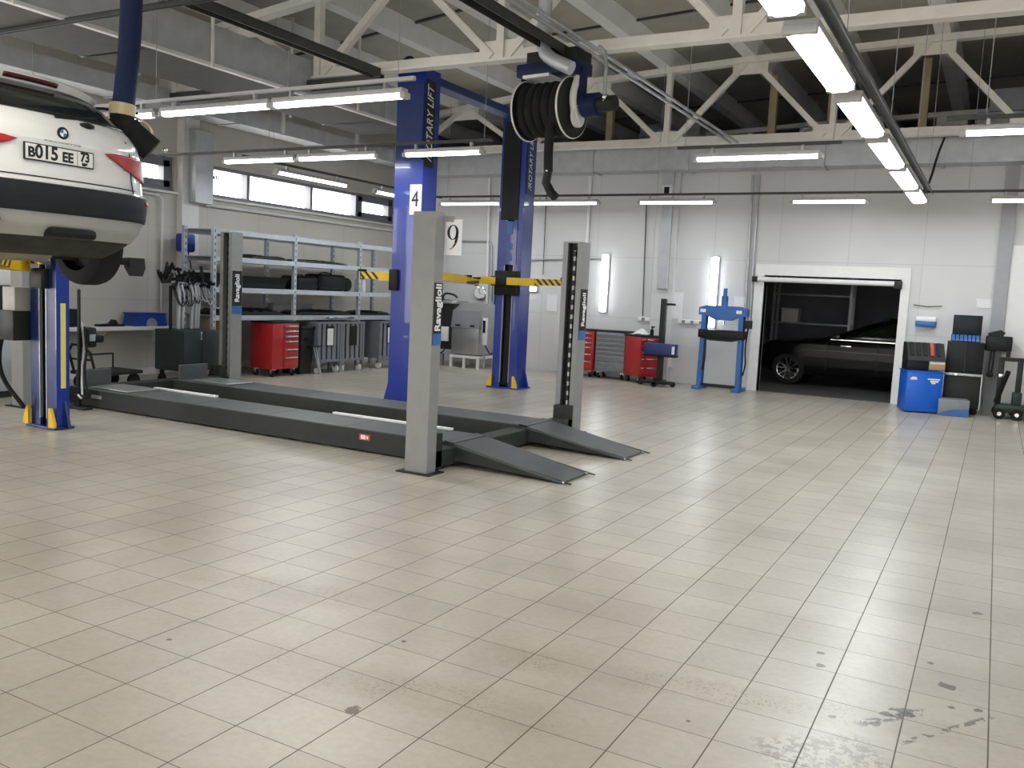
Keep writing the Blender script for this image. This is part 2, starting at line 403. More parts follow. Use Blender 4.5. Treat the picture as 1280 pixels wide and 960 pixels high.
# gate frame
g = G(); g.box(DX0 - .17, DX0, YB - .05, YB + .22, 0, DZ + .2); g.box(DX1, DX1 + .14, YB - .05, YB + .22, 0, DZ + .2); g.box(DX0, DX1, YB - .05, YB + .22, DZ, DZ + .2)
struct(g.make('trim_1', M['white_trim'], smooth=0))
# left wall with two window bands: (y0, y1, splits)
WZ0, WZ1 = 2.98, 3.52
bands = [(10.62, 16.1, (10.62, 11.78, 13.45, 14.85, 16.1)), (4.6, 10.1, (4.6, 6.3, 8.0, 9.1, 10.1)), (-1.4, 4.1, (-1.4, .3, 2.0, 3.1, 4.1))]
g = G(); g.box(XL - .3, XL, YF, -1.4, 0, WZ0); g.box(XL - .3, XL, 4.1, YB, 0, WZ0); g.box(XL - .3, XL, -1.4, 4.1, 0, .35); g.box(XL - .3, XL, YF, YB, WZ1, 5.4)
ys = [YF] + [q for b_ in sorted(bands) for q in b_[:2]] + [YB + .2]
for a, b_ in zip(ys[::2], ys[1::2]): g.box(XL - .3, XL, a, b_, WZ0, WZ1)
struct(g.make('wall_left', M['wall_l'], smooth=0))
wi = 0; WTOP = WZ0
for y0, y1, sp in bands:
    wi += 1; WZ0 = .35 if wi == 3 else WTOP  # unseen third band, deepened so daylight reaches the left floor
    wn = bpy.data.objects.new('window_%d' % wi, None); COL.objects.link(wn); struct(wn)
    g = G(); f = .06
    g.box(XL - .2, XL - .05, y0, y1, WZ0, WZ0 + f); g.box(XL - .2, XL - .05, y0, y1, WZ1 - f, WZ1)
    for q in sp: 
        a, b_ = (q, q + f) if q == y0 else ((q - f, q) if q == y1 else (q - .035, q + .035))
        g.box(XL - .2, XL - .05, a, b_, WZ0 + f, WZ1 - f)
    # the opening sash has a heavier frame
    s0, s1 = sp[-2] + .035, y1 - f
    for a, b_, c, d in ((s0, s0 + .12, WZ0 + f, WZ1 - f), (s1 - .12, s1, WZ0 + f, WZ1 - f), (s0, s1, WZ0 + f, WZ0 + f + .1), (s0, s1, WZ1 - f - .1, WZ1 - f)):
        g.box(XL - .18, XL - .03, a, b_, c, d)
    struct(g.make('window_frame', M['win_frame'], wn, smooth=0))
    for a, b_ in zip(sp, sp[1:]):
        struct(G().box(XL - .13, XL - .12, a + .02, b_ - .02, WZ0 + .03, WZ1 - .03).make('pane', M['glass'], wn, smooth=0))
    struct(G().box(XL - .05, XL + .09, y0 - .05, y1 + .05, WZ0 - .05, WZ0 - .02).make('window_sill', M['white_trim'], wn, smooth=0))
# wall behind the camera with two glazed gates, and the right-hand wall
g = G(); gates = [(-8.5, -4.5), (-2.5, 1.5), (3, 7)]
xs = [XL] + [q for a in gates for q in a] + [XR]
for a, b_ in zip(xs[::2], xs[1::2]): g.box(a, b_, YF - .3, YF, 0, 6.3)
for a, b_ in gates: g.box(a, b_, YF - .3, YF, 3.8, 6.3); g.box(a, b_, YF - .3, YF, 0, .5)
struct(g.make('wall_front', M['wall_b'], smooth=0))
for i, (a, b_) in enumerate(gates):
    dn = bpy.data.objects.new('door_%d' % (i + 1), None); COL.objects.link(dn); struct(dn)
    g = G()
    for q in (a, a + 1, a + 2, a + 3, b_): g.box(q - .04, q + .04, YF - .2, YF - .1, .5, 3.8)
    for z in (.5, 1.6, 2.7, 3.76): g.box(a, b_, YF - .2, YF - .1, z, z + .06)
    struct(g.make('gate_frame', M['win_frame'], dn, smooth=0))
    struct(G().box(a, b_, YF - .16, YF - .15, .5, 3.8).make('pane', M['glass'], dn, smooth=0))
struct(G().box(XR, XR + .3, YF, YB, 0, 6.3).make('wall_right', M['wall_b'], smooth=0))

# roof: top chord line, ribs and panels
RP = [(-12.4, 5.0), (-9.7, 5.3), (-7.0, 5.62), (-4.2, 5.77), (-1.3, 5.86), (1.6, 5.92), (8, 6.0)]
def rz(x):
    for (a, p), (b_, q) in zip(RP, RP[1:]):
        if x <= b_: return p + (q - p) * (x - a) / (b_ - a)
    return RP[-1][1]
RIB = .26
poly = [(x, z + RIB) for x, z in RP] + [(x, z + RIB + .12) for x, z in RP[::-1]]
struct(G().prism(poly, 'y', YF - .3, HY + .3).make('ceiling', M['concrete'], smooth=0))
g = G()
for k in range(13):
    x = -11.5 + k * 1.48; z = rz(x)
    g.hull8([(x - .11, YF, z), (x + .11, YF, z), (x + .19, YF, z + RIB + .02), (x - .19, YF, z + RIB + .02)], [(x - .11, HY, z), (x + .11, HY, z), (x + .19, HY, z + RIB + .02), (x - .19, HY, z + RIB + .02)])
struct(g.make('ceiling_ribs', M['rib'], smooth=0))
g = G()
for y in (-2.4, 1.6, 5.0, 7.4, 11.6, 13.4, 19.5):     # panel joints
    for a, b_ in zip(RP, RP[1:]): g.bar((a[0], y, a[1] + RIB - .015), (b_[0], y, b_[1] + RIB - .015), .05, .03)
struct(g.make('ceiling_joints', M['cable_tray'], smooth=0))

def truss(y, name, zb=4.36, m=None, s=1):
    g = G()
    g.bar((XL, y, zb), (XR, y, zb), .16, .03); g.bar((XL, y, zb + .06), (XR, y, zb + .06), .03, .13)
    for a, b_ in zip(RP, RP[1:]): g.bar((max(a[0], XL), y, a[1] - .05), (min(b_[0], XR), y, b_[1] - .05), .17, .1)
    nodes = [-11.2, -8.35, -5.5, -2.66, .18, 3.02, 5.86]
    for i, x in enumerate(nodes):
        g.bar((x, y, zb), (x, y, rz(x) - .05), .1, .1, (1, 0, 0))
        g.box(x - .3, x + .3, y - .012, y + .012, zb + .02, zb + .24)
        for sgn in (-1, 1):
            xt = x + sgn * 1.42
            if xt > XR or xt < XL: continue
            g.bar((x + sgn * .12, y, zb + .06), (xt - sgn * .08, y, rz(xt) - .1), .09, .09, (0, 1, 0))
            if sgn == 1: g.box(xt - .3, xt + .3, y - .012, y + .012, rz(xt) - .28, rz(xt) - .08)
    return struct(g.make(name, m or M['truss'], smooth=0))
truss(9.4, 'roof_truss'); truss(15.4, 'roof_truss'); truss(21.2, 'roof_truss'); truss(3.4, 'roof_truss'); truss(-2.6, 'roof_truss')

# pilasters and conduits on the back wall
struct(G().box(-5.95, -5.52, YB - .12, YB, 0, WT - .1, .01).make('trim_2', M['wall_b'], smooth=0))
struct(G().box(-5.82, -5.62, YB - .2, YB - .12, 1.8, WT - .2, .01).make('trim_3', M['galv'], smooth=0))
struct(G().box(-.1, .1, YB - .1, YB, 0, WT - .05).make('trim_4', M['pillar_grey'], smooth=0))
struct(G().box(XL, XL + .14, 10.15, 10.5, 0, 5.0, .01).make('trim_5', M['white_trim'], smooth=0))
struct(G().box(XL + .0, XL + .3, 10.28, 10.66, 2.82, 4.0, .01).make('trim_6', M['galv'], smooth=0))
struct(G().box(XL, XL + .16, 16.2, 16.5, 0, 4.9, .01).make('trim_7', M['white_trim'], smooth=0))
struct(G().box(XL, XL + .03, YF, YB, 0, .1).make('baseboard_left', M['white_trim'], smooth=0))

struct(G().box(.1, 1.7, YB - .06, YB, .1, 2.75, .01).make('trim_8', M['white_trim'], smooth=0))
def pipe(label, pts, r, m, cat='pipe', name='pipe', group=None, smooth=0, clips=()):
    o = G().tube(pts, r, 8, smooth).make(name, m); tag(o, label, cat, group); return o
yw = YB - .04
pipe('white vertical pipe on the back wall left of the tall wall lamp', [(-7.42, yw, 4.0), (-7.42, yw, 1.42)], .035, M['white_trim'])
pipe('thin dark cable running down the wall left of the galvanised pilaster strip', [(-6.2, yw, 3.45), (-6.13, yw, 1.26)], .012, M['cable_tray'], 'cable', 'cable')
pipe('left one of two grey conduits beside the dark gateway', [(-4.17, yw, 3.95), (-4.12, yw, 1.2)], .022, M['steel'])
pipe('right one of two grey conduits beside the dark gateway', [(-4.06, yw, 3.95), (-4.03, yw, 1.2)], .022, M['steel'])
pipe('grey air pipe bent over the parts washer corner of the back wall', [(-10.9, yw, 2.66), (-9.72, yw, 2.66), (-9.66, yw, 2.58), (-9.6, yw, 1.4)], .02, M['steel'])
pipe('white pipe running down the back wall behind the parts washer', [(-9.78, yw, 4.0), (-9.7, yw, 1.0)], .03, M['white_trim'])
pipe('grey pipe crossing the back wall behind the far blue column', [(-9.4, yw, 1.6), (-9.4, yw, 2.2), (-9.34, yw, 2.28), (-7.05, yw, 2.36)], .018, M['steel'])
pipe('thin cord hanging down the back wall right of the far blue column', [(-8.4, yw, 3.6), (-8.38, yw, 2.0)], .008, M['black'], 'cord', 'cord')
pipe('pale pipe running under the windows along the left wall', [(XL + .07, 10.7, 2.83), (XL + .07, 16.1, 2.83)], .028, M['white_trim'])
pipe('white pipe dropping down the left wall beside the raised white car', [(XL + .06, 9.0, 2.9), (XL + .06, 9.75, 2.88), (XL + .06, 9.82, 2.8), (XL + .06, 9.82, .8)], .02, M['white_trim'])

# ------------------------------------------------------------------ ducts and channels overhead
def duct(name, label, x0, x1, y0, y1, z0, z1, joints, ax, group=None, under=False):
    t = thing(name, label, 'duct', ((x0 + x1) / 2, (y0 + y1) / 2, z0), 0, group)
    cx, cy = t.location.x, t.location.y
    G().box(x0 - cx, x1 - cx, y0 - cy, y1 - cy, 0, z1 - z0).make('duct_body', M['galv'], t, smooth=0)
    if under: G().box(x0 - cx + .03, x1 - cx - .05, y0 - cy, y1 - cy, -.02, -.001).make('underside_panel', M['under_panel'], t, smooth=0); G().box(x1 - cx - .04, x1 - cx + .03, y0 - cy, y1 - cy, -.03, .01).make('edge_profile', M['white_trim'], t, smooth=0)  # flat dark panel below the duct, pale strip along its edge
    for j in joints:
        if ax == 'x': G().box(j - cx - .02, j - cx + .02, y0 - cy - .02, y1 - cy + .02, -.02, z1 - z0 + .02).make('flange', M['galv'], t, smooth=0)
        else: G().box(x0 - cx - .02, x1 - cx + .02, j - cy - .02, j - cy + .02, -.02, z1 - z0 + .02).make('flange', M['galv'], t, smooth=0)
    return t
t = duct('air_duct', 'long galvanised air duct running along the top of the back wall', -11.0, 7.4, 16.02, 16.46, 4.02, 4.46, (-9.2, -7.2, -5.28, -2.87, -1.02, 1.2, 3.4), 'x')
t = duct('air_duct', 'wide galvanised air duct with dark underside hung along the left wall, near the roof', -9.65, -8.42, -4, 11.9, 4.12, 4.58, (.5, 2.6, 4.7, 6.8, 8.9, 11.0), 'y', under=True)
for y in (1.5, 5.2, 7.6, 10.3):
    for x in (-9.68, -8.39): G().bar((x + 9.035, y - 3.95, -.04), (x + 9.035, y - 3.95, rz(x) - 4.12 + .25), .03, .03, (1, 0, 0)).make('hanger', M['truss'], t, smooth=0)
t = duct('air_duct', 'small pale air duct hung close over the left wall windows', -11.55, -11.1, 6.5, 15.6, 4.12, 4.36, (8.5, 10.6, 12.7, 14.8), 'y')
for y in (9.3, 11.6, 13.6): G().bar((.25, y - 11.05, -.02), (.25, y - 11.05, 1.0), .05, .05, (1, 0, 0)).make('hanger', M['white_trim'], t, smooth=0)

def channel(label, p0, p1, w_, h_, m=None, name='steel_channel', cat='beam'):
    """open steel channel"""
    p0, p1 = V(p0), V(p1); d = (p1 - p0).normalized(); s_ = d.cross(V((0, 0, 1))).normalized()
    g = G(); g.bar(p0, p1, w_, .012)
    for k in (-1, 1): g.bar(p0 + s_ * k * (w_ / 2 - .006) - V((0, 0, h_ / 2)), p1 + s_ * k * (w_ / 2 - .006) - V((0, 0, h_ / 2)), .012, h_)
    return tag(g.make(name, m or M['cable_tray'], smooth=0), label, cat)
channel('dark steel monorail beam running overhead above the near blue column', (-7.25, 3.0, 4.36), (-7.25, 9.25, 4.36), .14, .1)
channel('dark steel monorail beam running overhead to the big hose reel', (-4.55, 2.0, 4.36), (-4.55, 9.25, 4.36), .14, .1)
channel('thin dark channel crossing overhead above the wide duct beside the blue hose', (-11.0, 5.75, 4.08 + .02), (-6.0, 5.75, 4.08 + .02), .06, .04)
channel('dark channel hung under the near roof truss between blue column and left wall', (XL, 9.3, 4.3), (-7.2, 9.3, 4.3), .1, .12)
pipe('long grey conduit running overhead above the gateway, left of its twin', [(-4.3, 7.4, 4.34), (-4.3, 15.3, 4.34)], .022, M['steel'])
pipe('long grey conduit running overhead above the gateway, right of its twin', [(-4.18, 7.4, 4.34), (-4.18, 15.3, 4.34)], .022, M['steel'])

# ------------------------------------------------------------------ lamps
PW = 20
def batten(label, c, L, ang=0, group='fluorescent lamps on the ceiling', w_=.1, tint=(.92, .965, 1)):
    """sealed fluorescent batten hung under a rail: c = centre of the diffuser"""
    t = thing('fluorescent_lamp', label, 'lamp', c, ang, group); dp = .02 if w_ < .15 else .034
    G().box(-L / 2, L / 2, -w_ / 2, w_ / 2, .02, .07, .012).make('housing', M['lamp_house'], t)
    g = G(); pf = [(-w_ / 2 + .008, .02), (-w_ / 2 + .012, -.008), (-w_ / 4, -dp), (w_ / 4, -dp), (w_ / 2 - .012, -.008), (w_ / 2 - .008, .02)]
    g.prism(pf, 'x', -L / 2 + .03, L / 2 - .03); g.make('diffuser', M['led'], t, smooth=0)
    la = bpy.data.lights.new('fluorescent_tube', 'AREA'); la.shape = 'RECTANGLE'; la.size = L - .1; la.size_y = w_ * .8; la.energy = PW * PI * L * (w_ + .02) * (.72 if w_ > .15 else 1); la.color = tint
    lo = bpy.data.objects.new('fluorescent_tube', la); COL.objects.link(lo); lo.parent = t; lo.location = (0, 0, -dp - .004)
    for s in (-1, 1):
        G().box(s * L / 2 - .03, s * L / 2 + .03, -w_ / 2 + .004, w_ / 2 - .004, -.025, .03, .008).make('end_cap', M['lamp_house'], t)
        G().box(s * L * .36 - .015, s * L * .36 + .015, -.02, .02, .07, .13).make('bracket', M['steel'], t, smooth=0)
    return t
def rail(label, p0, p1, rods, m=None, hw=.018):
    t = thing('lighting_rail', label, 'rail', p0, 0, 'rails that carry the lamps')
    p0, p1 = V(p0), V(p1); d = p1 - p0; s_ = d.normalized().cross(V((0, 0, 1)))
    g = G(); g.bar((0, 0, .03), d + V((0, 0, .03)), hw * 2 - .001, .01)
    for k in (-1, 1): g.bar(s_ * k * (hw - .004) + V((0, 0, .012)), d + s_ * k * (hw - .004) + V((0, 0, .012)), .008, .026)
    g.make('channel', m or M['cable_tray'], t, smooth=0)
    for f in rods:
        q = d * f; z = rz((p0 + q).x) - p0.z + .05
        G().cyl(q + V((0, 0, .03)), q + V((0, 0, z)), .004, seg=6).make('suspension_rod', M['steel'], t)
    return t
ZL = 3.3; ZR = ZL + .13
rail('dark lighting rail running away overhead above the diagonal row of lamps', (-1.1, -4, ZR), (-1.1, 15.3, ZR), (.1, .25, .4, .55, .7, .85, .97), M['rail_grey'], hw=.04)
ends = ['nearest one in view, cut by the top edge', 'second, the large one nearest the camera', 'third, in front of the far truss', 'fourth, below the far truss', 'fifth, just below the truss', 'last and farthest']
segs = [(3.75, 5.35), (5.73, 7.33), (7.71, 9.32), (9.65, 11.4), (11.66, 13.4), (13.68, 15.08)]
for (a, b_), e in zip(segs, ends):
    batten('white fluorescent lamp in the diagonal row, ' + e, (-1.23, (a + b_) / 2, ZL), b_ - a, PI / 2, 'lamps of the diagonal row', .22)
for a in (1.6, -.5): batten('unseen lamp added to the diagonal row to light the near floor', (-1.23, a, ZL), 1.6, PI / 2, 'lamps of the diagonal row', .22)  # row carried on out of view, added to light the near floor
y = 6.54
rail('lighting rail of the long near lamp row left of the blue column', (-10.8, y, ZR), (-4.7, y, ZR), (.1, .45, .97), M['lamp_house'])
for (a, b_), e in zip([(-9.62, -8.05), (-7.95, -6.4), (-6.36, -4.8)], ['left end piece seen behind the blue exhaust hose', 'middle piece beside the blue exhaust hose', 'right piece ending at the blue column']):
    batten('long fluorescent lamp of the near row, ' + e, ((a + b_) / 2, y, ZL), b_ - a, 0, 'lamps of the near cross row')
y = 9.46
rail('thin lighting rail crossing overhead over the window side and the near blue column', (-11.6, y, ZR), (-5.6, y, ZR), (.1, .4, .98))
rail('thin lighting rail at the right edge below the far truss', (-.6, y, ZR), (6, y, ZR), (.05, .5, .95))
for (a, b_), e in zip([(-10.15, -8.78), (-8.72, -7.35), (-6.9, -5.74), (-.45, 1.0)], ['left half before the window band', 'right half before the window band', 'crossing in front of the near blue column', 'at the right edge of the view under the truss']):
    batten('fluorescent lamp of the second row, ' + e, ((a + b_) / 2, y, ZL), b_ - a, 0, 'lamps of the second cross row')
rail('short rail holding the lamp under the middle of the far truss', (-3.6, 10.5, ZR), (-1.7, 10.5, ZR), (.05, .95))
batten('bright fluorescent lamp hung under the middle of the far truss', (-2.64, 10.5, ZL), 1.45)
y = 15.05
rail('thin lighting rail running in front of the whole back wall', (-10.4, y, ZR), (6, y, ZR), (.03, .3, .6, .9))
for (a, b_), e in zip([(-10.05, -8.66), (-8.0, -6.6), (-5.8, -4.44), (-3.14, -1.98), (-.26, 1.15)], ['leftmost, between the two blue columns', 'second, right of the far blue column', 'third, left of the conduits', 'fourth, above the dark gateway', 'fifth, at the right edge']):
    batten('fluorescent lamp before the back wall, ' + e, ((a + b_) / 2, y, ZL), b_ - a, 0, 'lamps before the back wall')
rail('lighting rail of the lamps along the window wall', (-10.15, 9.8, ZR), (-10.15, 15.2, ZR), (.1, .5, .9))
for (a, b_), e in zip([(10.5, 12.2), (13.0, 14.6)], ['nearer one before the window band', 'farther one half behind the blue column']):
    batten('fluorescent lamp along the window wall, ' + e, (-10.15, (a + b_) / 2, ZL), b_ - a, PI / 2, 'lamps along the window wall')
# unseen lamp rows added to brighten and warm the near floor
for y in (3.2, -.4, -3.8):
    rail('unseen added rail for the lamps over the near floor', (-9.5, y, ZR), (-3.8, y, ZR), (.05, .5, .95))
    for x in (-8.4, -4.9): batten('unseen warm lamp added overhead to brighten the near floor', (x, y, ZL), 1.5, 0, 'unseen lamps added over the near floor', tint=(1, .9, .74))
# upright lamps on the back wall
def wall_lamp(label, x, z0, z1, horiz=False):
    t = thing('wall_lamp', label, 'lamp', (x, YB, z0), 0, 'lamps on the back wall')
    h = z1 - z0
    if horiz:
        G().box(-h / 2, h / 2, -.06, 0, -.06, .06, .01).make('housing', M['lamp_house'], t)
        G().box(-h / 2 + .02, h / 2 - .02, -.1, -.06, -.045, .045, .02).make('diffuser', M['led_dim'], t); return
    G().box(-.08, .08, -.06, 0, 0, h, .02).make('housing', M['lamp_house'], t)
    G().box(-.066, .066, -.1, -.06, .02, h - .02, .03).make('diffuser', M['led_dim'], t)
M['led_dim'] = mat('wall_lamp_diffuser', (.95, .98, 1), .4, emit=7)
wall_lamp('upright glowing wall lamp left of the galvanised pilaster', -6.98, 1.28, 2.46)
wall_lamp('upright glowing wall lamp behind the blue hydraulic press', -4.75, 1.1, 2.46)
wall_lamp('small glowing lamp low on the back wall under the yellow lift arm', -8.75, 1.69, 2.2, True)

# ------------------------------------------------------------------ two-post lifts
def column(y0, out, h, parent, x0=-7.36, x1=-6.9, d=.34, name='column', nm='blue', mg=.07):
    """C-section post whose open side looks along -out; local to parent"""
    px = parent.location; x0 -= px.x; x1 -= px.x; y0 -= px.y
    yb = y0 + out * d; a, b_ = sorted((y0, yb)); t_ = .03
    g = G(); g.box(x0, x1, *sorted((yb, yb - out * t_)), .02, h)              # web at the back
    sa, sb = sorted((y0, yb - out * t_)); g.box(x0, x0 + t_, sa, sb, .02, h); g.box(x1 - t_, x1, sa, sb, .02, h)
    for xa, xb in ((x0 + t_, x0 + .15), (x1 - .15, x1 - t_)): g.box(xa, xb, *sorted((y0, y0 + out * .03)), .02, h)
    c = g.make(name, M[nm], parent, smooth=0)
    G().box(x0 + .16, x1 - .16, *sorted((y0 + out * .06, y0 + out * .1)), .05, h - .05).make('lifting_screw_cover', M['black'], c, smooth=0)
    g = G(); g.box(x0 + .14, x0 + .152, *sorted((y0 - out * .004, y0 + out * .03)), .1, h); g.box(x1 - .152, x1 - .14, *sorted((y0 - out * .004, y0 + out * .03)), .1, h)
    g.make('guide_edge', M['steel'], c, smooth=0)
    xm = (x0 + x1) / 2
    g = G(); g.box(x0 - mg, x1 + mg, a - mg, b_ + mg, 0, .025, .006)
    for xe, s in ((x0, -1), (x1, 1)):
        g.prism([(xe, .025), (xe + s * .09, .025), (xe, .34)], 'y', yb - out * .06, yb - out * .03)
    g.make('base_plate', M[nm], c, smooth=0)
    for xe, s in ((x0 + .02, -1), (x1 - .05, 1)):
        g = G(); g.prism([(xe, .025), (xe + s * .09, .025), (xe + s * .09, .07), (xe + s * .03, .22), (xe, .22)], 'y', *sorted((y0 - out * .05, y0 - out * .02)))
        g.make('foot_guard', M['yellow'], c, smooth=0)
    return c
def arm(parent, p0, p1, p2, hz=.12, pad=True, name='arm'):
    """two-stage arm with a pad; world coordinates"""
    l = parent.location; p0, p1, p2 = V(p0) - l, V(p1) - l, V(p2) - l
    a = G().bar(p0, p1, .12, hz).make(name, M['yellow'], parent, smooth=0)
    G().bar(p0.lerp(p1, .55), p2, .09, hz * .8).make('extension', M['hazard'], a, smooth=0)
    if pad:
        g = G(); g.cyl(p2 + V((0, 0, -.06)), p2 + V((0, 0, .07)), .03); g.cyl(p2 + V((0, 0, .05)), p2 + V((0, 0, .08)), .065); g.make('pad', M['rubber'], a)
    return a
lift = thing('two_post_lift', 'blue two-post car lift with empty yellow arms standing before the parts washer', 'car lift', (-7.13, 11.45, 0))
c1 = column(10.2, -1, 4.5, lift); c2 = column(12.75, 1, 4.5, lift)
G().box(-.12, .12, -1.25, 1.3, 4.38, 4.49, .01).make('overhead_beam', M['navy'], lift, smooth=0)
mo = G().box(-.16, .16, -1.58, -1.3, 4.5, 4.62, .02).make('power_unit', M['black'], lift)
G().tube([(.0, -1.5, 4.6), (-.15, -1.45, 4.72), (-.25, -1.5, 4.62), (-.2, -1.62, 4.45)], .02, smooth=2).make('hose', M['black'], mo)
for yy, s, nm in ((10.2, -1, 'near'), (12.75, 1, 'far')):
    y0 = yy - 11.45
    g = G(); g.box(-.21, .21, *sorted((y0 + s * .02, y0 - s * .1)), 1.55, 1.95, .01); g.box(-.26, .26, *sorted((y0 - s * .05, y0 - s * .14)), 1.7, 1.86, .01)
    g.make('carriage', M['black'], lift)
G().box(-.24, -.1, -1.64, -1.45, 1.55, 1.84, .01).make('carriage_guard', M['black'], lift)
arm(lift, (-7.3, 10.1, 1.74), (-7.7, 10.06, 1.74), (-7.98, 10.0, 1.75))
arm(lift, (-6.86, 10.3, 1.78), (-7.1, 11.3, 1.76), (-7.5, 12.35, 1.74))
arm(lift, (-7.05, 12.62, 1.78), (-6.5, 12.55, 1.78), (-5.98, 12.5, 1.79))
arm(lift, (-7.3, 12.65, 1.78), (-7.6, 12.6, 1.78), (-8.0, 12.9, 1.78))
G().box(-.2, .22, -1.62, -1.58, 3.3, 4.3).make('label_panel', M['navy'], lift, smooth=0)
dk = G().box(.228, .236, -1.58, -1.36, 3.22, 4.36).make('label_strip', M['ink'], lift, smooth=0)
text('/ROTARY LIFT', .2, (.238, -1.47, 3.79), (0, 0, 1), (0, -1, 0), M['white_ink'], dk, 'lettering', sx=.78, shear=.25)
dk = G().box(.232, .24, 1.33, 1.58, 3.2, 4.3).make('label_strip', M['navy'], lift, smooth=0)
text('/ROTARY LIFT', .16, (.241, 1.45, 3.72), (0, 0, 1), (0, -1, 0), M['white_ink'], dk, 'lettering', sx=.9, shear=.25)
G().box(-.19, .13, 1.285, 1.32, 2.78, 4.36).make('open_channel', M['black'], lift, smooth=0); G().box(-.19, .13, 1.285, 1.32, 2.05, 2.76).make('cover_panel', M['blue'], lift, smooth=0)
for z, h_ in ((2.55, .2), (2.3, .1), (2.12, .1)): G().box(-.06, .05, 1.275, 1.285, z, z + h_).make('notice_label', M['press_blue'], lift, smooth=0)
p4 = G().box(.05, .235, -1.615, -1.6, 2.58, 2.98).make('number_plate', M['paper'], lift, smooth=0)
text('4', .3, (.14, -1.617, 2.78), (1, 0, 0), (0, 0, 1), M['ink'], p4, 'lettering', sx=.8)

# the lift under the raised car
lift2 = thing('two_post_lift', 'dark blue two-post car lift carrying the raised white car', 'car lift', (-8.44, 3.8, 0))
cA = column(5.5, 1, 3.3, lift2, -8.64, -8.24, .14, nm='navy', mg=.04); cB = column(2.1, -1, 3.3, lift2, -8.64, -8.24, .14, nm='navy', mg=.04)
for c in (cA, cB):
    pass
G().box(.2, .215, 1.7, 1.842, .03, 3.2).make('side_panel', M['blue'], lift2, smooth=0)
G().box(.215, .22, 1.745, 1.8, .42, 1.28).make('warning_strip', M['pale_yellow'], lift2, smooth=0)
G().box(-.12, .12, -2.0, 2.0, 3.14, 3.28, .01).make('overhead_beam', M['navy'], lift2, smooth=0)
g = G(); g.box(-.05, .1, 1.86, 1.98, 3.2, 3.42, .01); g.make('limit_switch', M['black'], lift2)
G().tube([(.05, 1.95, 3.24), (.25, 2.2, 3.27), (.4, 2.5, 3.27)], .015).make('switch_rod', M['black'], lift2)
g = G(); g.box(-.1, .1, 1.62, 1.72, 1.42, 1.62, .01); g.make('carriage', M['dark_steel'], lift2)
g = G(); g.box(-.2, .2, -1.8, -1.55, 1.2, 1.62, .01); g.make('carriage', M['dark_steel'], lift2)
G().box(-.42, -.21, 1.54, 1.75, 1.18, 1.42, .01).make('arm_lock', M['skid'], lift2)
G().box(-.46, -.21, 1.52, 1.8, .88, 1.18, .01).make('lower_carriage', M['dark_steel'], lift2)
g = G(); g.prism([(-.14, 1.66), (.2, 1.66), (.17, 1.77), (-.1, 1.77)], 'y', 1.52, 1.66); g.make('pad_holder', M['hazard'], lift2, smooth=0)
g = G(); 
for k in range(3): g.box(-.05 + k * .07, -.02 + k * .07, 1.515, 1.52, 1.69, 1.75)
g.make('pad_slots', M['black'], lift2, smooth=0)
for yy, s in ((5.35, 1), (2.25, -1)):
    arm(lift2, (-8.5, yy, 1.64), (-8.2, yy - s * .5, 1.67), (-7.6, 3.8 + s * .62, 1.72))
    arm(lift2, (-8.5, yy, 1.64), (-8.9, yy - s * .5, 1.67), (-9.2, 3.8 + s * .62, 1.72))
G().tube([(-.3, 1.6, 1.2), (-.5, 1.55, .85), (-.5, 1.55, .5), (-.2, 1.62, .2)], .022, smooth=3).make('hydraulic_hose', M['rubber'], lift2)

# ------------------------------------------------------------------ four-post lift
l4 = thing('four_post_lift', 'grey four-post drive-on car lift lowered to the tiled floor', 'car lift', (-7.1, 7.8, 0))
def L4(x, y, z): return V((x + 7.1, y - 7.8, z))
def post4(x0, x1, y0, y1, h, side):
    """side = -1: slotted opening towards -y ; +1 towards +y"""
    a, b_ = L4(x0, y0, 0), L4(x1, y1, 0)
    g = G()
    if side > 0: ya, yb = a.y, b_.y
    else: ya, yb = b_.y, a.y            # ya = closed side
    s = 1 if yb > ya else -1
    g.box(a.x, b_.x, *sorted((ya, ya + s * .02)), 0.01, h)
    sa, sb = sorted((ya + s * .02, yb))
    g.box(a.x, a.x + .02, sa, sb, .01, h); g.box(b_.x - .02, b_.x, sa, sb, .01, h)
    for xa, xb in ((a.x + .02, a.x + .06), (b_.x - .06, b_.x - .02)): g.box(xa, xb, *sorted((yb, yb - s * .015)), .01, h)
    g.box(a.x, b_.x, a.y, b_.y, h, h + .015)
    p = g.make('post', M['post_grey'], l4, smooth=0)
    xm = (a.x + b_.x) / 2
    G().box(a.x + .06, b_.x - .06, *sorted((yb - s * .1, yb - s * .08)), .05, h - .03).make('channel_back', M['black'], p, smooth=0)
    G().box(xm - .012, xm + .012, *sorted((yb - s * .08, yb - s * .06)), .08, h - .08).make('locking_ladder', M['slot'], p, smooth=0)
    G().box(a.x - .06, b_.x + .06, a.y - .05, b_.y + .05, 0, .012).make('base_plate', M['dark_steel'], p, smooth=0)
    return p
pA = post4(-4.43, -4.2, 6.22, 6.36, 2.24, 1)
pB = post4(-4.44, -4.2, 9.2, 9.42, 2.2, -1)
pC = post4(-10.02, -9.8, 6.14, 6.35, 2.2, 1)
pD = post4(-10.0, -9.77, 9.25, 9.46, 2.26, -1)
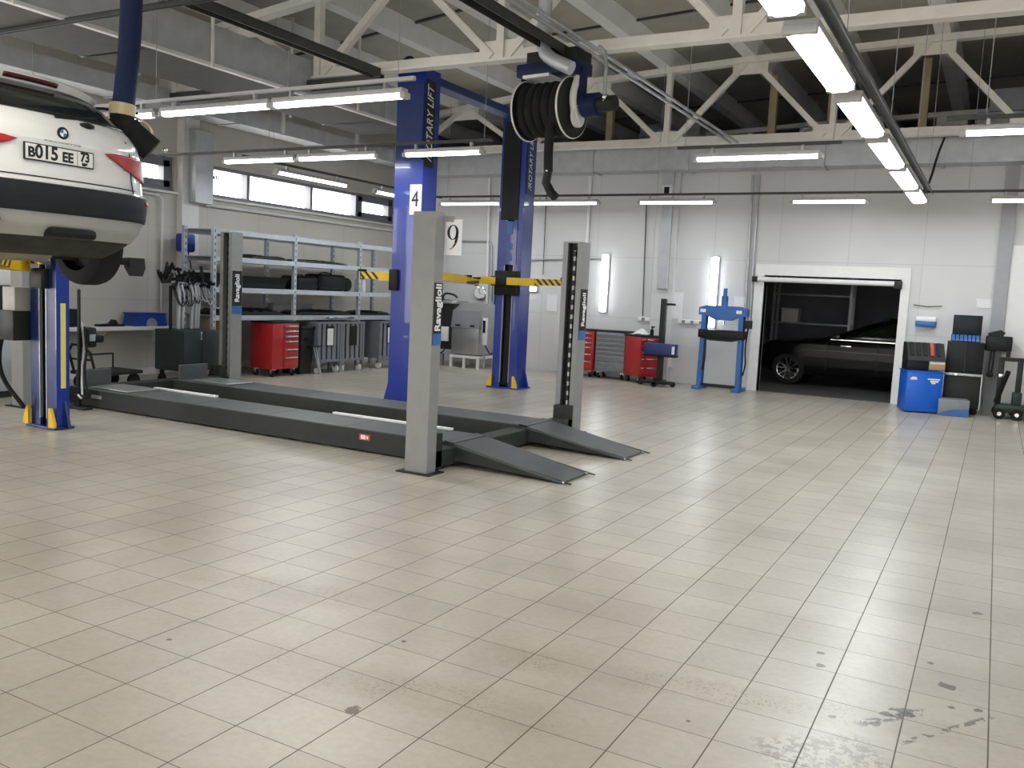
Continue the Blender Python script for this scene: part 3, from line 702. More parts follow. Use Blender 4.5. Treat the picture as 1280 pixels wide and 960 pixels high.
def brand_strip(p, x, y0, y1, z0, z1, parent, size):
    s_ = G().box(*sorted((L4(x, 0, 0).x, L4(x, 0, 0).x + .006)), L4(0, y0, 0).y, L4(0, y1, 0).y, z0, z1).make('label_strip', M['ink'], parent, smooth=0)
    d = G().box(*sorted((L4(x, 0, 0).x, L4(x, 0, 0).x + .008)), L4(0, y0, 0).y, L4(0, y1, 0).y, z0, z0 + (z1 - z0) * .18).make('label_emblem', M['press_blue'], parent, smooth=0)
    text('Ravaglioli', size, (L4(x, 0, 0).x + .009, L4(0, (y0 + y1) / 2, 0).y, z0 + (z1 - z0) * .6), (0, 0, 1), (0, -1, 0), M['white_ink'], s_, 'lettering', sx=.95, bold=.003)
brand_strip(pA, -4.2, 6.235, 6.355, 1.13, 1.66, l4, .115)
brand_strip(pB, -4.2, 9.22, 9.4, 1.1, 1.68, l4, .11)
brand_strip(pD, -9.77, 9.27, 9.45, 1.1, 1.72, l4, .115)
# number board fixed to the front post
b9 = G().box(L4(-4.21, 0, 0).x, L4(-4.04, 0, 0).x, L4(0, 6.375, 0).y, L4(0, 6.385, 0).y, 1.9, 2.2).make('number_plate', M['paper'], l4, smooth=0)
def nine(cx, cz, y, s):
    """serif digit nine: a ring with thick flanks and a swept tail"""
    g = G(); n = 28; fr = []; 
    for k in range(n):
        a = 2 * PI * k / n; c_, s_ = math.cos(a), math.sin(a)
        fr.append(((cx + s * .27 * c_, cz + s * .2 + s * .3 * s_), (cx + s * (.15) * c_, cz + s * .2 + s * .27 * s_)))
    for k in range(n):
        (o1, i1), (o2, i2) = fr[k], fr[(k + 1) % n]
        g.prism([o1, o2, i2, i1], 'y', y - .003, y)
    tail = [(.27, .2), (.25, -.05), (.18, -.25), (.06, -.4), (-.12, -.5)]; wd = [.12, .12, .09, .06, .03]
    for (p, wa), (q, wb) in zip(zip(tail, wd), zip(tail[1:], wd[1:])):
        g.prism([(cx + s * p[0], cz + s * p[1]), (cx + s * q[0], cz + s * q[1]), (cx + s * (q[0] - wb), cz + s * (q[1] + .01)), (cx + s * (p[0] - wa), cz + s * p[1])], 'y', y - .003, y)
    return g
nine(L4(-4.125, 0, 0).x, 2.05, L4(0, 6.374, 0).y, .21).make('digit', M['ink'], b9, smooth=0)
G().box(L4(-4.2, 0, 0).x, L4(-4.12, 0, 0).x, L4(0, 6.37, 0).y, L4(0, 6.39, 0).y, 2.18, 2.23).make('plate_bracket', M['post_grey'], l4, smooth=0)
# runways
for (y0, y1, x0) in ((6.68, 7.25, -9.72), (8.1, 8.68, -9.6)):
    a, b_ = L4(x0, y0, 0), L4(-4.22, y1, 0)
    g = G(); g.box(a.x, b_.x, a.y, b_.y, .2, .225); rw = g.make('runway', M['runway'], l4, smooth=0)
    g = G(); g.box(a.x, b_.x, a.y - .004, a.y + .02, .02, .215); g.box(a.x, b_.x, b_.y - .02, b_.y + .004, .02, .215); g.box(b_.x - .02, b_.x, a.y, b_.y, .02, .215); g.box(a.x, a.x + .02, a.y, b_.y, .02, .215)
    g.make('side_rail', M['runway_dark'], rw, smooth=0)
    g = G()
    for k in range(1, 5): g.box(a.x + k * 1.05, a.x + k * 1.05 + .01, a.y + .02, b_.y - .02, .2252, .2262)
    g.make('plate_seam', M['runway_dark'], rw, smooth=0)
    # drive-on ramp
    e = L4(-3.12, 0, 0).x; t0 = .235; m0 = .06
    ya, yb = a.y, b_.y; yc, yd = ya + .0, yb - .04
    g = G(); g.hull8([(b_.x - .1, ya, t0 - .03), (b_.x - .1, yb, t0 - .03), (e, yd, .006), (e, yc, .006)], [(b_.x - .1, ya, t0), (b_.x - .1, yb, t0), (e, yd, .022), (e, yc, .022)])
    rp = g.make('ramp', M['runway'], l4, smooth=0)
    g = G()
    for q, yy in ((ya + .01, ya + .03), (yb - .05, yb - .03)): g.hull8([(b_.x, q, .06), (b_.x, yy, .06), (e + .08, yy, .008), (e + .08, q, .008)], [(b_.x, q, t0 - .03), (b_.x, yy, t0 - .03), (e + .08, yy, .014), (e + .08, q, .014)])
    g.make('ramp_flange', M['runway_dark'], rp, smooth=0)
    for q in (yc + .02, yd - .02): G().cyl((e - .015, q, .016), (e + .02, q, .016), .014).make('ramp_roller', M['chrome'], rp)
    # end stop
    G().box(a.x + .02, a.x + .06, a.y + .05, b_.y - .05, .22, .42, .01).make('end_stop', M['runway'], l4, smooth=0)
    G().box(a.x + .3, a.x + .95, a.y + .06, b_.y - .06, .226, .245, .01).make('turn_plate', M['stain'], rw, smooth=0)
for x0, x1, yy in ((-8.9, -7.85, 7.24), (-6.1, -4.6, 7.24)):
    a, b_ = L4(x0, yy, 0), L4(x1, yy, 0); G().box(a.x, b_.x, a.y - .03, a.y + .025, .226, .25, .005).make('light_strip', M['white_trim'], l4)
# crossbeams and carriage heads
for x in (-4.31, -9.9):
    a = L4(x, 6.3, 0); b_ = L4(x, 9.3, 0)
    G().box(a.x - .1, a.x + .1, a.y, b_.y, .03, .19, .01).make('crossbeam', M['runway_dark'], l4, smooth=0)
    for yy in (6.42, 9.15):
        q = L4(x, yy, 0); G().box(q.x - .1, q.x + .1, q.y - .06, q.y + .06, .03, .34, .01).make('crossbeam_head', M['dark_steel'], l4)
a = L4(-5.1, 6.676, 0); st = G().box(a.x - .2, a.x - .07, a.y - .006, a.y, .12, .18).make('warning_sticker', M['sign_red'], l4, smooth=0)
g = G(); g.box(a.x - .18, a.x - .12, a.y - .008, a.y - .006, .13, .17); g.box(a.x - .11, a.x - .09, a.y - .008, a.y - .006, .135, .165); g.make('sticker_print', M['paper'], st, smooth=0)
a = L4(-9.2, 6.676, 0); G().box(a.x - .12, a.x + .06, a.y - .006, a.y, .12, .16).make('type_plate', M['steel'], l4, smooth=0)

# ------------------------------------------------------------------ cars
def interp(tab, z):
    if z <= tab[0][0]: return tab[0][1:]
    for a, b_ in zip(tab, tab[1:]):
        if z <= b_[0]:
            f = (z - a[0]) / (b_[0] - a[0]); return tuple(p + (q - p) * f for p, q in zip(a[1:], b_[1:]))
    return tab[-1][1:]
class Car:
    """shell made of horizontal slices: half width, rear, front at each height.
    local axes: x = towards the rear (s = -x), y = lateral, z up"""
    def __init__(s, tab, D=.62, n=3.0, bow=.0): s.tab, s.D, s.n = tab, D, n
    def rear(s, t, z, off=0):
        w_, r, f = interp(s.tab, z); D = s.D
        k = min(1, abs(t) / w_); return r + D * (1 - (1 - k ** s.n) ** (1 / s.n)) - off
    def pt(s, a, z, off=0):
        """a in -pi/2..pi/2 around the rear"""
        w_, r, f = interp(s.tab, z); t = math.sin(a) ; k = abs(t)
        ss = r + s.D * (1 - (1 - k ** s.n) ** (1 / s.n))
        # outward offset roughly along the outline normal
        nx, ny = math.cos(a) , math.sin(a)
        return V((-(ss) + nx * off, t * w_ + ny * off, z))
    def outline(s, z, N=28):
        w_, r, f = interp(s.tab, z); Df = min(.8, (f - r) * .4); out = []
        A = [-PI / 2 + PI * i / N for i in range(N + 1)]
        for a in A: out.append(s.pt(a, z))
        for a in A[::-1]:
            t = math.sin(a); k = abs(t); sf = f - Df * (1 - (1 - k ** 2.6) ** (1 / 2.6)); out.append(V((-sf, t * w_, z)))
        return out
    def shell(s, z0, z1, name, m, parent, off=0, cap=True, step=.03):
        zs = [z0]
        while zs[-1] < z1 - 1e-6: zs.append(min(z1, zs[-1] + step))
        ks = sorted(set(zs + [q[0] for q in s.tab if z0 < q[0] < z1])); rows = []
        for z in ks:
            o = s.outline(z); 
            if off:
                c = V((-2.2, 0, z)); o = [p + (p - c).normalized() * off for p in o]
            rows.append(o + [o[0]])
        g = G(); g.grid(rows)
        if cap:
            for o, rev in ((rows[0][:-1], True), (rows[-1][:-1], False)):
                N = len(o) // 2
                for i in range(N - 1):
                    q = [o[i], o[i + 1], o[-2 - i], o[-1 - i]]
                    g._add(q, [(0, 1, 2, 3)])
        bmesh.ops.remove_doubles(g.bm, verts=g.bm.verts[:], dist=.0005)
        return g.make(name, m, parent, smooth=40)
    def patch(s, rows, name, m, parent, off=.006, cols=14, ang=True):
        """rows: (z, u0, u1); u is sin(angle): -1..1 across the rear"""
        R = []
        for z, u0, u1 in rows:
            R.append([s.pt(math.asin(max(-1, min(1, u0 + (u1 - u0) * i / cols))), z, off) for i in range(cols + 1)])
        g = G(); g.grid(R); return g.make(name, m, parent, smooth=60, thick=.006)
X1 = Car([(.20, .76, .40, 4.0), (.26, .80, .24, 4.25), (.33, .845, .13, 4.35), (.42, .875, .05, 4.42), (.52, .893, .01, 4.45), (.62, .9, .0, 4.45), (.69, .9, .005, 4.42), (.72, .898, .05, 4.4), (.80, .9, .06, 4.36), (.92, .896, .075, 4.2), (1.02, .885, .07, 3.75), (1.08, .875, .09, 3.2), (1.16, .85, .15, 3.02), (1.22, .815, .21, 2.8), (1.32, .745, .32, 2.5), (1.41, .665, .45, 2.15), (1.48, .6, .56, 1.8), (1.51, .5, .75, 1.6), (1.52, .36, .95, 1.5)])
sq = lambda z: min(z, 1.545) - .025
def wheel(parent, x, y, r, wdt, s, rim=None):
    """s = outward side"""
    g = G(); hw = wdt / 2
    g.lathe([(r * .66, -hw), (r * .86, -hw), (r * .97, -hw * .8), (r, -hw * .5), (r, hw * .5), (r * .97, hw * .8), (r * .86, hw), (r * .66, hw)], (x, y, r), 'y', 36, cap=False)
    t_ = g.make('tyre', M['rubber'], parent)
    g = G(); g.lathe([(r * .68, -.01), (r * .68, .02), (r * .64, .02), (r * .6, -.02), (r * .6, -.01)], (x, y + s * (hw - .02), r), 'y', 36, cap=False)
    g.lathe([(r * .15, -.02), (r * .15, .02), (r * .1, .03)], (x, y + s * (hw - .04), r), 'y', 16)
    for k in range(5):
        for dl in (-.16, .16):
            a = 2 * PI * k / 5 + dl + .3; b_ = 2 * PI * k / 5 + dl * 1.6 + .3
            g.bar((x + math.cos(a) * r * .1, y + s * (hw - .03), r + math.sin(a) * r * .1), (x + math.cos(b_) * r * .64, y + s * (hw - .02), r + math.sin(b_) * r * .64), r * .07, .02, (0, 1, 0))
    g.make('rim', rim or M['chrome'], t_)
    G().lathe([(r * .6, -.03), (r * .6, -.01)], (x, y, r), 'y', 24).make('brake_drum', M['dark_steel'], t_)
car = thing('car', 'white hatchback car raised on the dark blue lift, seen from behind', 'car', (-5.74, 3.945, 1.5))
X1.shell(.69, sq(1.545), 'body', M['white_car'], car)
X1.shell(.50, .70, 'bumper_cladding', M['bumper'], car, .004)
X1.shell(.34, .50, 'lower_bumper', M['skid'], car, -.01)
X1.shell(.22, .35, 'underbody', M['under'], car, -.03)
# rear glass, pillars, lamps
X1.patch([(1.19, -.86, .86), (1.215, -.93, .93), (1.26, -.93, .93), (1.32, -.9, .9), (1.37, -.86, .86), (1.41, -.8, .8)], 'rear_window', M['glass_dark'], car, .008, 24)
for sd in (-1, 1):
    rws = [(.985, .46, .985), (.972, .36, .995), (.945, .42, 1.0), (.915, .50, 1.0), (.885, .58, 1.0), (.855, .67, 1.0), (.83, .78, 1.0), (.815, .9, .999)]
    X1.patch([(z, sd * a, sd * b_) for z, a, b_ in rws], 'tail_lamp', M['lamp_red'], car, .014, 16)
    X1.patch([(.665, sd * .8, sd * .97), (.64, sd * .82, sd * .975)], 'reflector', M['lamp_red'], car, .006, 6)
    X1.patch([(z, sd * .655, sd * .662) for z in (.71, .8, .9, 1.0, 1.1)], 'tailgate_gap', M['ink'], car, .003, 1)
    G().box(-2.6, -.9, sd * .58 - .02, sd * .58 + .02, sq(1.53), sq(1.565), .008).make('roof_rail', M['black'], car)
    # side glass
    rows = []
    for z in (1.12, 1.22, 1.32, 1.4):
        w_, r, f = interp(X1.tab, z); rows.append([V((-(r + .65 + (f - r - 1.35) * i / 8), sd * (w_ + .004), z)) for i in range(9)])
    g = G(); g.grid(rows); g.make('side_window', M['glass_dark'], car, thick=.006)
X1.patch([(.735, -.7, .7), (.742, -.7, .7)], 'tailgate_lip', M['ink'], car, .003, 24)
# spoiler with brake strip
g = G(); rows = []
for k in range(21):
    t_ = -.56 + 1.12 * k / 20; q = 1 - .55 * (abs(t_) / .56) ** 3
    dz = .1 * (1 - q); bx = .12 * (1 - q); rows.append([V((-.8, t_, 1.505 - dz * .6)), V((-.44 - bx, t_, 1.487 - dz)), V((-.42 - bx, t_, 1.47 - dz)), V((-.45 - bx, t_, 1.425 - dz * .8)), V((-.6, t_, 1.415 - dz * .6))])
g.grid(rows); sp = g.make('roof_spoiler', M['white_car'], car, thick=.006)
g = G(); rows = []
for k in range(15):
    t_ = -.2 + .4 * k / 14; q = .55 * (abs(t_) / .56) ** 3; rows.append([V((-.416 - .12 * q, t_, 1.463 - .1 * q)), V((-.438 - .12 * q, t_, 1.435 - .1 * q))])
g.grid(rows); g.make('brake_light', M['lamp_dark'], sp, thick=.01)
# number plate
xp = -X1.rear(0, .92) + .012; pz = -.02
pl = G().box(xp, xp + .012, -.26, .26, .862, .978, .004).make('number_plate', M['ink'], car); pl.location = (0, -.035, pz)
G().box(xp + .012, xp + .014, -.25, .25, .87, .97).make('plate_face', M['plate'], pl, smooth=0)
def ptx(s, y, z, size, sx=1): text(s, size, (xp + .0155, y, z), (0, 1, 0), (0, 0, 1), M['ink'], pl, 'lettering', extr=.0006, sx=sx, bold=.0035)
ptx('B', -.21, .912, .092, 1); ptx('015', -.1, .92, .122, .92); ptx('EE', .055, .912, .092, .92); ptx('73', .188, .932, .088, .82); ptx('RUS', .185, .884, .022)
G().box(xp + .014, xp + .0148, .128, .131, .872, .968).make('plate_divider', M['ink'], pl, smooth=0)
# badge
zb = 1.06; xb = -X1.rear(.0, zb) + .008
bd = G().lathe([(.042, 0), (.042, .006), (.038, .009)], (xb, 0, zb), 'x', 28).make('badge', M['ink'], car)
def quad(a0): 
    g = G(); pts = [(0, zb)] + [(.026 * math.cos(a0 + PI / 2 * i / 6), zb + .026 * math.sin(a0 + PI / 2 * i / 6)) for i in range(7)]
    return g.prism(pts, 'x', xb + .008, xb + .0105)
for k in range(4): quad(k * PI / 2).make('badge_quarter', M['badge_blue'] if k % 2 else M['white_ink'], bd, smooth=0)
# wiper, handle, shadowed details under the bumper
G().tube([(-.155, .0, 1.18), (-.18, .16, 1.195), (-.21, .36, 1.23)], .012).make('rear_wiper', M['black'], car)
G().blob((-.15, .24, 1.155), .04, 1, 1.5, .6).make('wiper_hub', M['black'], car)
G().box(-.1, -.07, -.14, .14, .985, 1.0, .005).make('plate_light_bar', M['chrome'], car)
G().box(-.3, -.025, -.12, .24, .335, .41, .03).make('diffuser_recess', M['black'], car)
G().box(-.2, -.015, -.82, -.46, .38, .48, .045).make('exhaust_recess', M['black'], car)
ex = G(); ex.cyl((-.75, -.35, .3), (-.75, .3, .3), .13, seg=20); ex.tube([(-.7, -.3, .3), (-.45, -.5, .3), (-.1, -.56, .33)], .035); ex.tube([(-.7, .2, .3), (-1.2, .1, .27), (-3, .1, .25)], .035, smooth=1)
ex.make('exhaust', M['exhaust'], car)
ax = G(); ax.box(-1.05, -.75, -.55, .55, .24, .34, .02); ax.cyl((-.9, -.62, .32), (-.9, .62, .32), .04)
for sd in (-1, 1): ax.bar((-.9, sd * .2, .24), (-.95, sd * .7, .22), .06, .05); ax.cyl((-.75, sd * .5, .22), (-.75, sd * .5, .55), .05); ax.box(-1.6, -1.1, sd * .5 - .03, sd * .5 + .03, .2, .26)
ax.make('rear_axle', M['under'], car)
for x in (-.9, -3.65):
    for sd in (-1, 1): wheel(car, x, sd * .78, .335, .23, sd)
# clamp on the rear wheel
wc = thing('wheel_clamp', 'black clamp arm sticking out sideways from the rear wheel of the raised white car', 'clamp', (-6.5, 4.87, 1.71))
G().box(-.03, .03, -.03, .2, -.03, .03, .008).make('arm', M['black'], wc)
g = G(); g.prism([(.12, .035), (.27, .035), (.28, -.05), (.25, -.12), (.17, -.12), (.12, -.05)], 'x', -.035, .035); g.make('sensor_head', M['dark_steel'], wc, smooth=0)
G().cyl((0, -.04, .0), (0, -.0, .0), .05).make('hub_jaw', M['black'], wc)

# black car in the far hall
SD = Car([(.20, .8, .3, 4.4), (.3, .86, .12, 4.66), (.42, .89, .04, 4.72), (.6, .905, .0, 4.74), (.75, .905, .02, 4.68), (.86, .895, .06, 4.5), (.94, .88, .12, 3.75), (.98, .86, .2, 3.45), (1.05, .82, .4, 3.2), (1.18, .75, .75, 2.9), (1.3, .68, 1.1, 2.6), (1.4, .58, 1.5, 2.25), (1.44, .45, 1.8, 2.1)], .5, 3)
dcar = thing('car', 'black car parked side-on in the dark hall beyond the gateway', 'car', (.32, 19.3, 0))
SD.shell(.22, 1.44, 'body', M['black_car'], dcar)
for sd in (-1, 1):
    rows = []
    for z in (.99, 1.1, 1.22, 1.34):
        w_, r, f = interp(SD.tab, z); rows.append([V((-(r + .3 + (f - r - .65) * i / 8), sd * (w_ + .004), z)) for i in range(9)])
    g = G(); g.grid(rows); g.make('side_window', M['glass_dark'], dcar, thick=.006)
    G().box(-3.2, -.7, sd * .865 - .004, sd * .865 + .006, .965, .985).make('window_trim', M['chrome'], dcar, smooth=0)
    for x in (-1.0, -3.98): wheel(dcar, x, sd * .8, .33, .22, sd)
    for x in (-1.9, -2.9): G().box(x - .1, x + .1, sd * .9 - .012, sd * .9 + .012, .84, .87, .005).make('door_handle', M['chrome'], dcar)
    for x in (-1.35, -2.3, -3.25): G().box(x - .004, x + .004, sd * .9 - .006, sd * .9 + .006, .35, .93).make('door_gap', M['ink'], dcar, smooth=0)
    G().box(-3.15, -3.0, sd * .98 - .06, sd * .98 + .06, .98, 1.08, .02).make('mirror', M['black_car'], dcar)

# ------------------------------------------------------------------ storage rack along the window wall
RX0, RX1, RY0, RY1 = -11.3, -10.65, 9.72, 14.5
rk = thing('storage_rack', 'long galvanised shelf rack standing under the window band', 'rack', (-10.97, 12.1, 0))
ups = [RY0, 11.5, 13.25, RY1]
def K(x, y): return x + 10.97, y - 12.1
for y in ups:
    for x in (RX0, RX1):
        a, b_ = K(x, y); g = G(); g.box(a - .03, a + .03, b_ - .03, b_ + .03, 0, 2.4); g.box(a - .05, a + .05, b_ - .05, b_ + .05, 0, .012)
        u = g.make('upright', M['rack'], rk, smooth=0)
        G().box(a + .03, a + .031, b_ - .008, b_ + .008, .1, 2.35).make('slot_row', M['slot_fine'], u, smooth=0)
LV = [2.36, 1.94, 1.46, 1.02]
for i, (y0, y1) in enumerate(zip(ups, ups[1:])):
    for z in LV:
        a, b_ = K(RX0, y0); c, d = K(RX1, y1); g = G()
        g.box(a, c, b_ + .03, d - .03, z - .012, z); g.box(c - .005, c + .028, b_ + .03, d - .03, z - .075, z + .005); g.box(a - .028, a + .005, b_ + .03, d - .03, z - .075, z + .005)
        g.make('shelf', M['rack'], rk, smooth=0)
a, b_ = K(RX0, RY0)
g = G()
for z in (.5, 1.25, 1.7): g.bar((a, b_, z), (a + .65, b_, z), .02, .03)
g.make('end_tie', M['rack'], rk, smooth=0)

def tray(label, cx, cy, z, lx, ly, h, m, flare=.03, cat='tray', rzv=0, name='parts_tray', group='things on the rack shelves'):
    """open tub with flared walls"""
    t = thing(name, label, cat, (cx, cy, z), rzv, group); g = G(); th = .015
    o0 = [(-lx / 2, -ly / 2), (lx / 2, -ly / 2), (lx / 2, ly / 2), (-lx / 2, ly / 2)]
    up = lambda p, e: (p[0] + math.copysign(e, p[0]), p[1] + math.copysign(e, p[1]))
    A = [V((*p, 0)) for p in o0]; B = [V((*up(p, flare), h)) for p in o0]; C = [V((*up(p, flare - th), h)) for p in o0]; D = [V((*up(p, -th), th)) for p in o0]
    v = A + B + C + D; f = [(3, 2, 1, 0), (12, 13, 14, 15)]
    for i in range(4):
        j = (i + 1) % 4; f += [(i, j, 4 + j, 4 + i), (4 + i, 4 + j, 8 + j, 8 + i), (8 + i, 8 + j, 12 + j, 12 + i)]
    g._add(v, f); g.make('tub', m, t, smooth=0)
    g = G()
    for s in (-1, 1): g.box(-lx / 2 - flare - .01, lx / 2 + flare + .01, *sorted((s * (ly / 2 + flare - .015), s * (ly / 2 + flare + .012))), h - .03, h)
    g.make('rim', m, t, smooth=0); return t
def bag(label, cx, cy, z, lx, ly, h, m, group='things on the rack shelves', cat='bag', name='tool_bag', handle=True):
    t = thing(name, label, cat, (cx, cy, z), 0, group)
    g = G(); g.box(-lx / 2, lx / 2, -ly / 2, ly / 2, 0, h, min(lx, ly, h) * .22, 3)
    for v in g.bm.verts: v.co += V((random.uniform(-.012, .012), random.uniform(-.012, .012), random.uniform(0, .015)))
    g.make('body', m, t, smooth=60)
    if handle: G().tube([(0, -ly * .25, h * .95), (0, -ly * .15, h * 1.12), (0, ly * .15, h * 1.12), (0, ly * .25, h * .95)], .012, smooth=2).make('handle', m, t)
    return t
tray('long black open tray on the rack shelf above the red tool cabinet', -10.93, 10.82, 1.46, .45, 1.0, .2, M['black'], .05)
tray('small black open tub on the rack shelf beside the corner upright', -10.95, 10.0, 1.46, .4, .3, .22, M['black'])
bag('bulky black bag left of the other on the middle rack shelf', -10.95, 11.95, 1.46, .42, .55, .24, M['black'])
bag('taller black bag right of the other on the middle rack shelf', -10.93, 12.62, 1.46, .42, .72, .3, M['black'])
t = thing('wheel_cover', 'round black cover standing on the middle rack shelf', 'cover', (-10.8, 13.06, 1.46), 0, 'things on the rack shelves')
G().lathe([(.05, -.05), (.12, -.04), (.13, 0), (.12, .04), (.05, .05)], (0, 0, .13), 'x', 24).make('disc', M['black'], t); G().lathe([(.05, .05), (.04, .07)], (0, 0, .13), 'x', 16).make('hub', M['dark_steel'], t)
t = thing('paper_roll', 'white paper roll standing on the middle rack shelf right of the upright', 'roll', (-10.8, 13.48, 1.46), 0, 'things on the rack shelves')
G().lathe([(.025, 0), (.1, 0), (.105, .02), (.105, .22), (.1, .24), (.025, .24)], (0, 0, 0), 'z', 24).make('paper', M['paper'], t); G().cyl((0, 0, -.0), (0, 0, .243), .024).make('core', M['cardboard'], t)
def slab(label, y0, y1, z, h, m, bumps=4, cat='part', name='trim_panel'):
    t = thing(name, label, cat, (-10.97, (y0 + y1) / 2, z), 0, 'things on the rack shelves'); L_ = y1 - y0
    g = G(); n = 14; rows = []
    for i in range(n + 1):
        y = -L_ / 2 + L_ * i / n; e = h * (.55 + .45 * math.sin(i * 1.7 + y0) ** 2) * (.5 if i in (0, n) else 1)
        rows.append([V((.26, y, 0)), V((.24, y, e * .7)), V((.08, y, e)), V((-.12, y, e)), V((-.24, y, e * .6)), V((-.26, y, 0)), V((.26, y, 0))])
    g.grid(rows)
    for r in (rows[0], rows[-1]): g._add(r[:-1], [tuple(range(6))])
    g.make('panel', m, t, smooth=40)
    G().tube([(.26, -L_ * .4, .012), (.27, 0, .02), (.26, L_ * .4, .012)], .012).make('seal', M['rubber'], t)
slab('low black trim pieces along the lower rack shelf above the red cabinet', 9.85, 11.35, 1.02, .12, M['black'])
slab('low black trim pieces along the lower rack shelf above the grey carts', 11.65, 13.15, 1.02, .1, M['black'])
slab('low black trim pieces on the last bay of the lower rack shelf', 13.4, 14.35, 1.02, .09, M['black'])
slab('dark long part lying on the upper rack shelf left of the middle upright', 10.6, 11.4, 1.94, .08, M['dark_steel'])
slab('dark long part lying on the upper rack shelf right of the middle upright', 11.6, 13.0, 1.94, .07, M['dark_steel'])
t = thing('file_box', 'flat grey box at the back of the lower rack shelf', 'box', (-11.18, 12.0, 1.02), 0, 'things on the rack shelves')
G().box(-.06, .06, -.5, .5, 0, .17, .008).make('box_body', M['grey_plastic'], t); G().box(-.07, .07, -.51, .51, .16, .19, .005).make('lid', M['grey_plastic'], t)

# ------------------------------------------------------------------ tool cabinets
def cabinet(label, cx, cy, w_, d, h, m, rzv, drawers, handle=True, wheels=True, top=True, hm='chrome', cat='tool cabinet', name='tool_cabinet', group=None, drawer_x=(0, 1), side_bar=False, face=None):
    """drawers look along local -y"""
    t = thing(name, label, cat, (cx, cy, 0), rzv, group); zb = .13
    G().box(-w_ / 2, w_ / 2, -d / 2, d / 2, zb, h, .012).make('body', m, t)
    if top: G().box(-w_ / 2 - .01, w_ / 2 + .01, -d / 2 - .01, d / 2 + .01, h, h + .03, .008).make('top_mat', M['black'], t)
    tot = sum(drawers); z = h - .03; H_ = h - zb - .05
    xa, xb = -w_ / 2 + w_ * drawer_x[0] + .02, -w_ / 2 + w_ * drawer_x[1] - .02
    for q in drawers:
        dh = H_ * q / tot
        dr = G().box(xa, xb, -d / 2 - .02, -d / 2 + .01, z - dh + .008, z, .005).make('drawer', face or m, t)
        if handle: G().box(xa + .02, xb - .02, -d / 2 - .036, -d / 2 - .018, z - .032, z - .01, .004).make('drawer_handle', M[hm], dr)
        z -= dh
    if wheels:
        for sx in (-1, 1):
            for sy in (-1, 1):
                c = V((sx * (w_ / 2 - .07), sy * (d / 2 - .07), .055))
                g = G(); g.lathe([(.03, -.018), (.052, -.018), (.055, -.01), (.055, .01), (.052, .018), (.03, .018)], c, 'x', 18)
                cw = g.make('caster', M['rubber'], t)
                g = G(); g.box(c.x - .028, c.x - .02, c.y - .02, c.y + .02, .05, .13); g.box(c.x + .02, c.x + .028, c.y - .02, c.y + .02, .05, .13); g.box(c.x - .035, c.x + .035, c.y - .04, c.y + .04, .12, .132)
                g.make('caster_fork', M['chrome'], cw, smooth=0)
    if side_bar: G().tube([(w_ / 2, -d * .35, h - .08), (w_ / 2 + .06, -d * .35, h - .06), (w_ / 2 + .06, d * .35, h - .06), (w_ / 2, d * .35, h - .08)], .012).make('push_handle', M['chrome'], t)
    return t
cabinet('red roller tool cabinet under the rack, left of the grey carts', -10.72, 11.14, .62, .5, .9, M['red'], PI / 2, (1, 1, 1, 1.6, 1.6, 2.2), drawer_x=(.38, 1))
cabinet('red tool cabinet at the back wall half hidden by the grey lift post', -7.2, 16.15, .55, .42, .92, M['red'], 0, (1, 1, 1, 1.5, 1.5, 2), face=M['red'])
cabinet('grey drawer cabinet at the back wall between two red ones', -6.58, 16.2, .64, .42, .92, M['cart_grey'], 0, (1, 1, 1, 1, 1, 1.5, 2), hm='grey_plastic')
rc = cabinet('red tool trolley with white cloth on top beside the black jack', -5.9, 15.98, .5, .56, .88, M['red'], .9, (1, 1, 1, 1.4, 1.4), drawer_x=(0, 1), side_bar=True)
t = thing('rag', 'crumpled white cloth lying on the red tool trolley', 'cloth', (-5.94, 15.96, .91))
g = G(); n = 12; g.grid([[V((-.16 + .32 * i / n, -.13 + .26 * j / n, .1 * math.exp(-((i - 6) ** 2 + (j - 6) ** 2) / 16) + random.uniform(0, .025))) for j in range(n + 1)] for i in range(n + 1)]); g.make('cloth', M['cloth'], t, thick=.008)
t = thing('spray_bottle', 'small dark bottle on the red tool trolley beside the cloth', 'bottle', (-5.72, 15.91, .91)); G().lathe([(.0, 0), (.035, 0), (.037, .1), (.014, .13), (.012, .16), (0, .16)], (0, 0, 0)).make('body', M['black'], t); G().box(-.02, .05, -.012, .012, .15, .18, .005).make('trigger', M['dark_steel'], t)
t = thing('wood_board', 'brown wooden board leaning behind the grey post under the rack', 'board', (-11.0, 10.28, 0)); G().box(-.02, .02, -.36, .36, 0, .93, .004).make('board', M['wood'], t); G().box(.02, .03, -.34, -.2, .12, .3).make('paper_note', M['paper'], t, smooth=0)

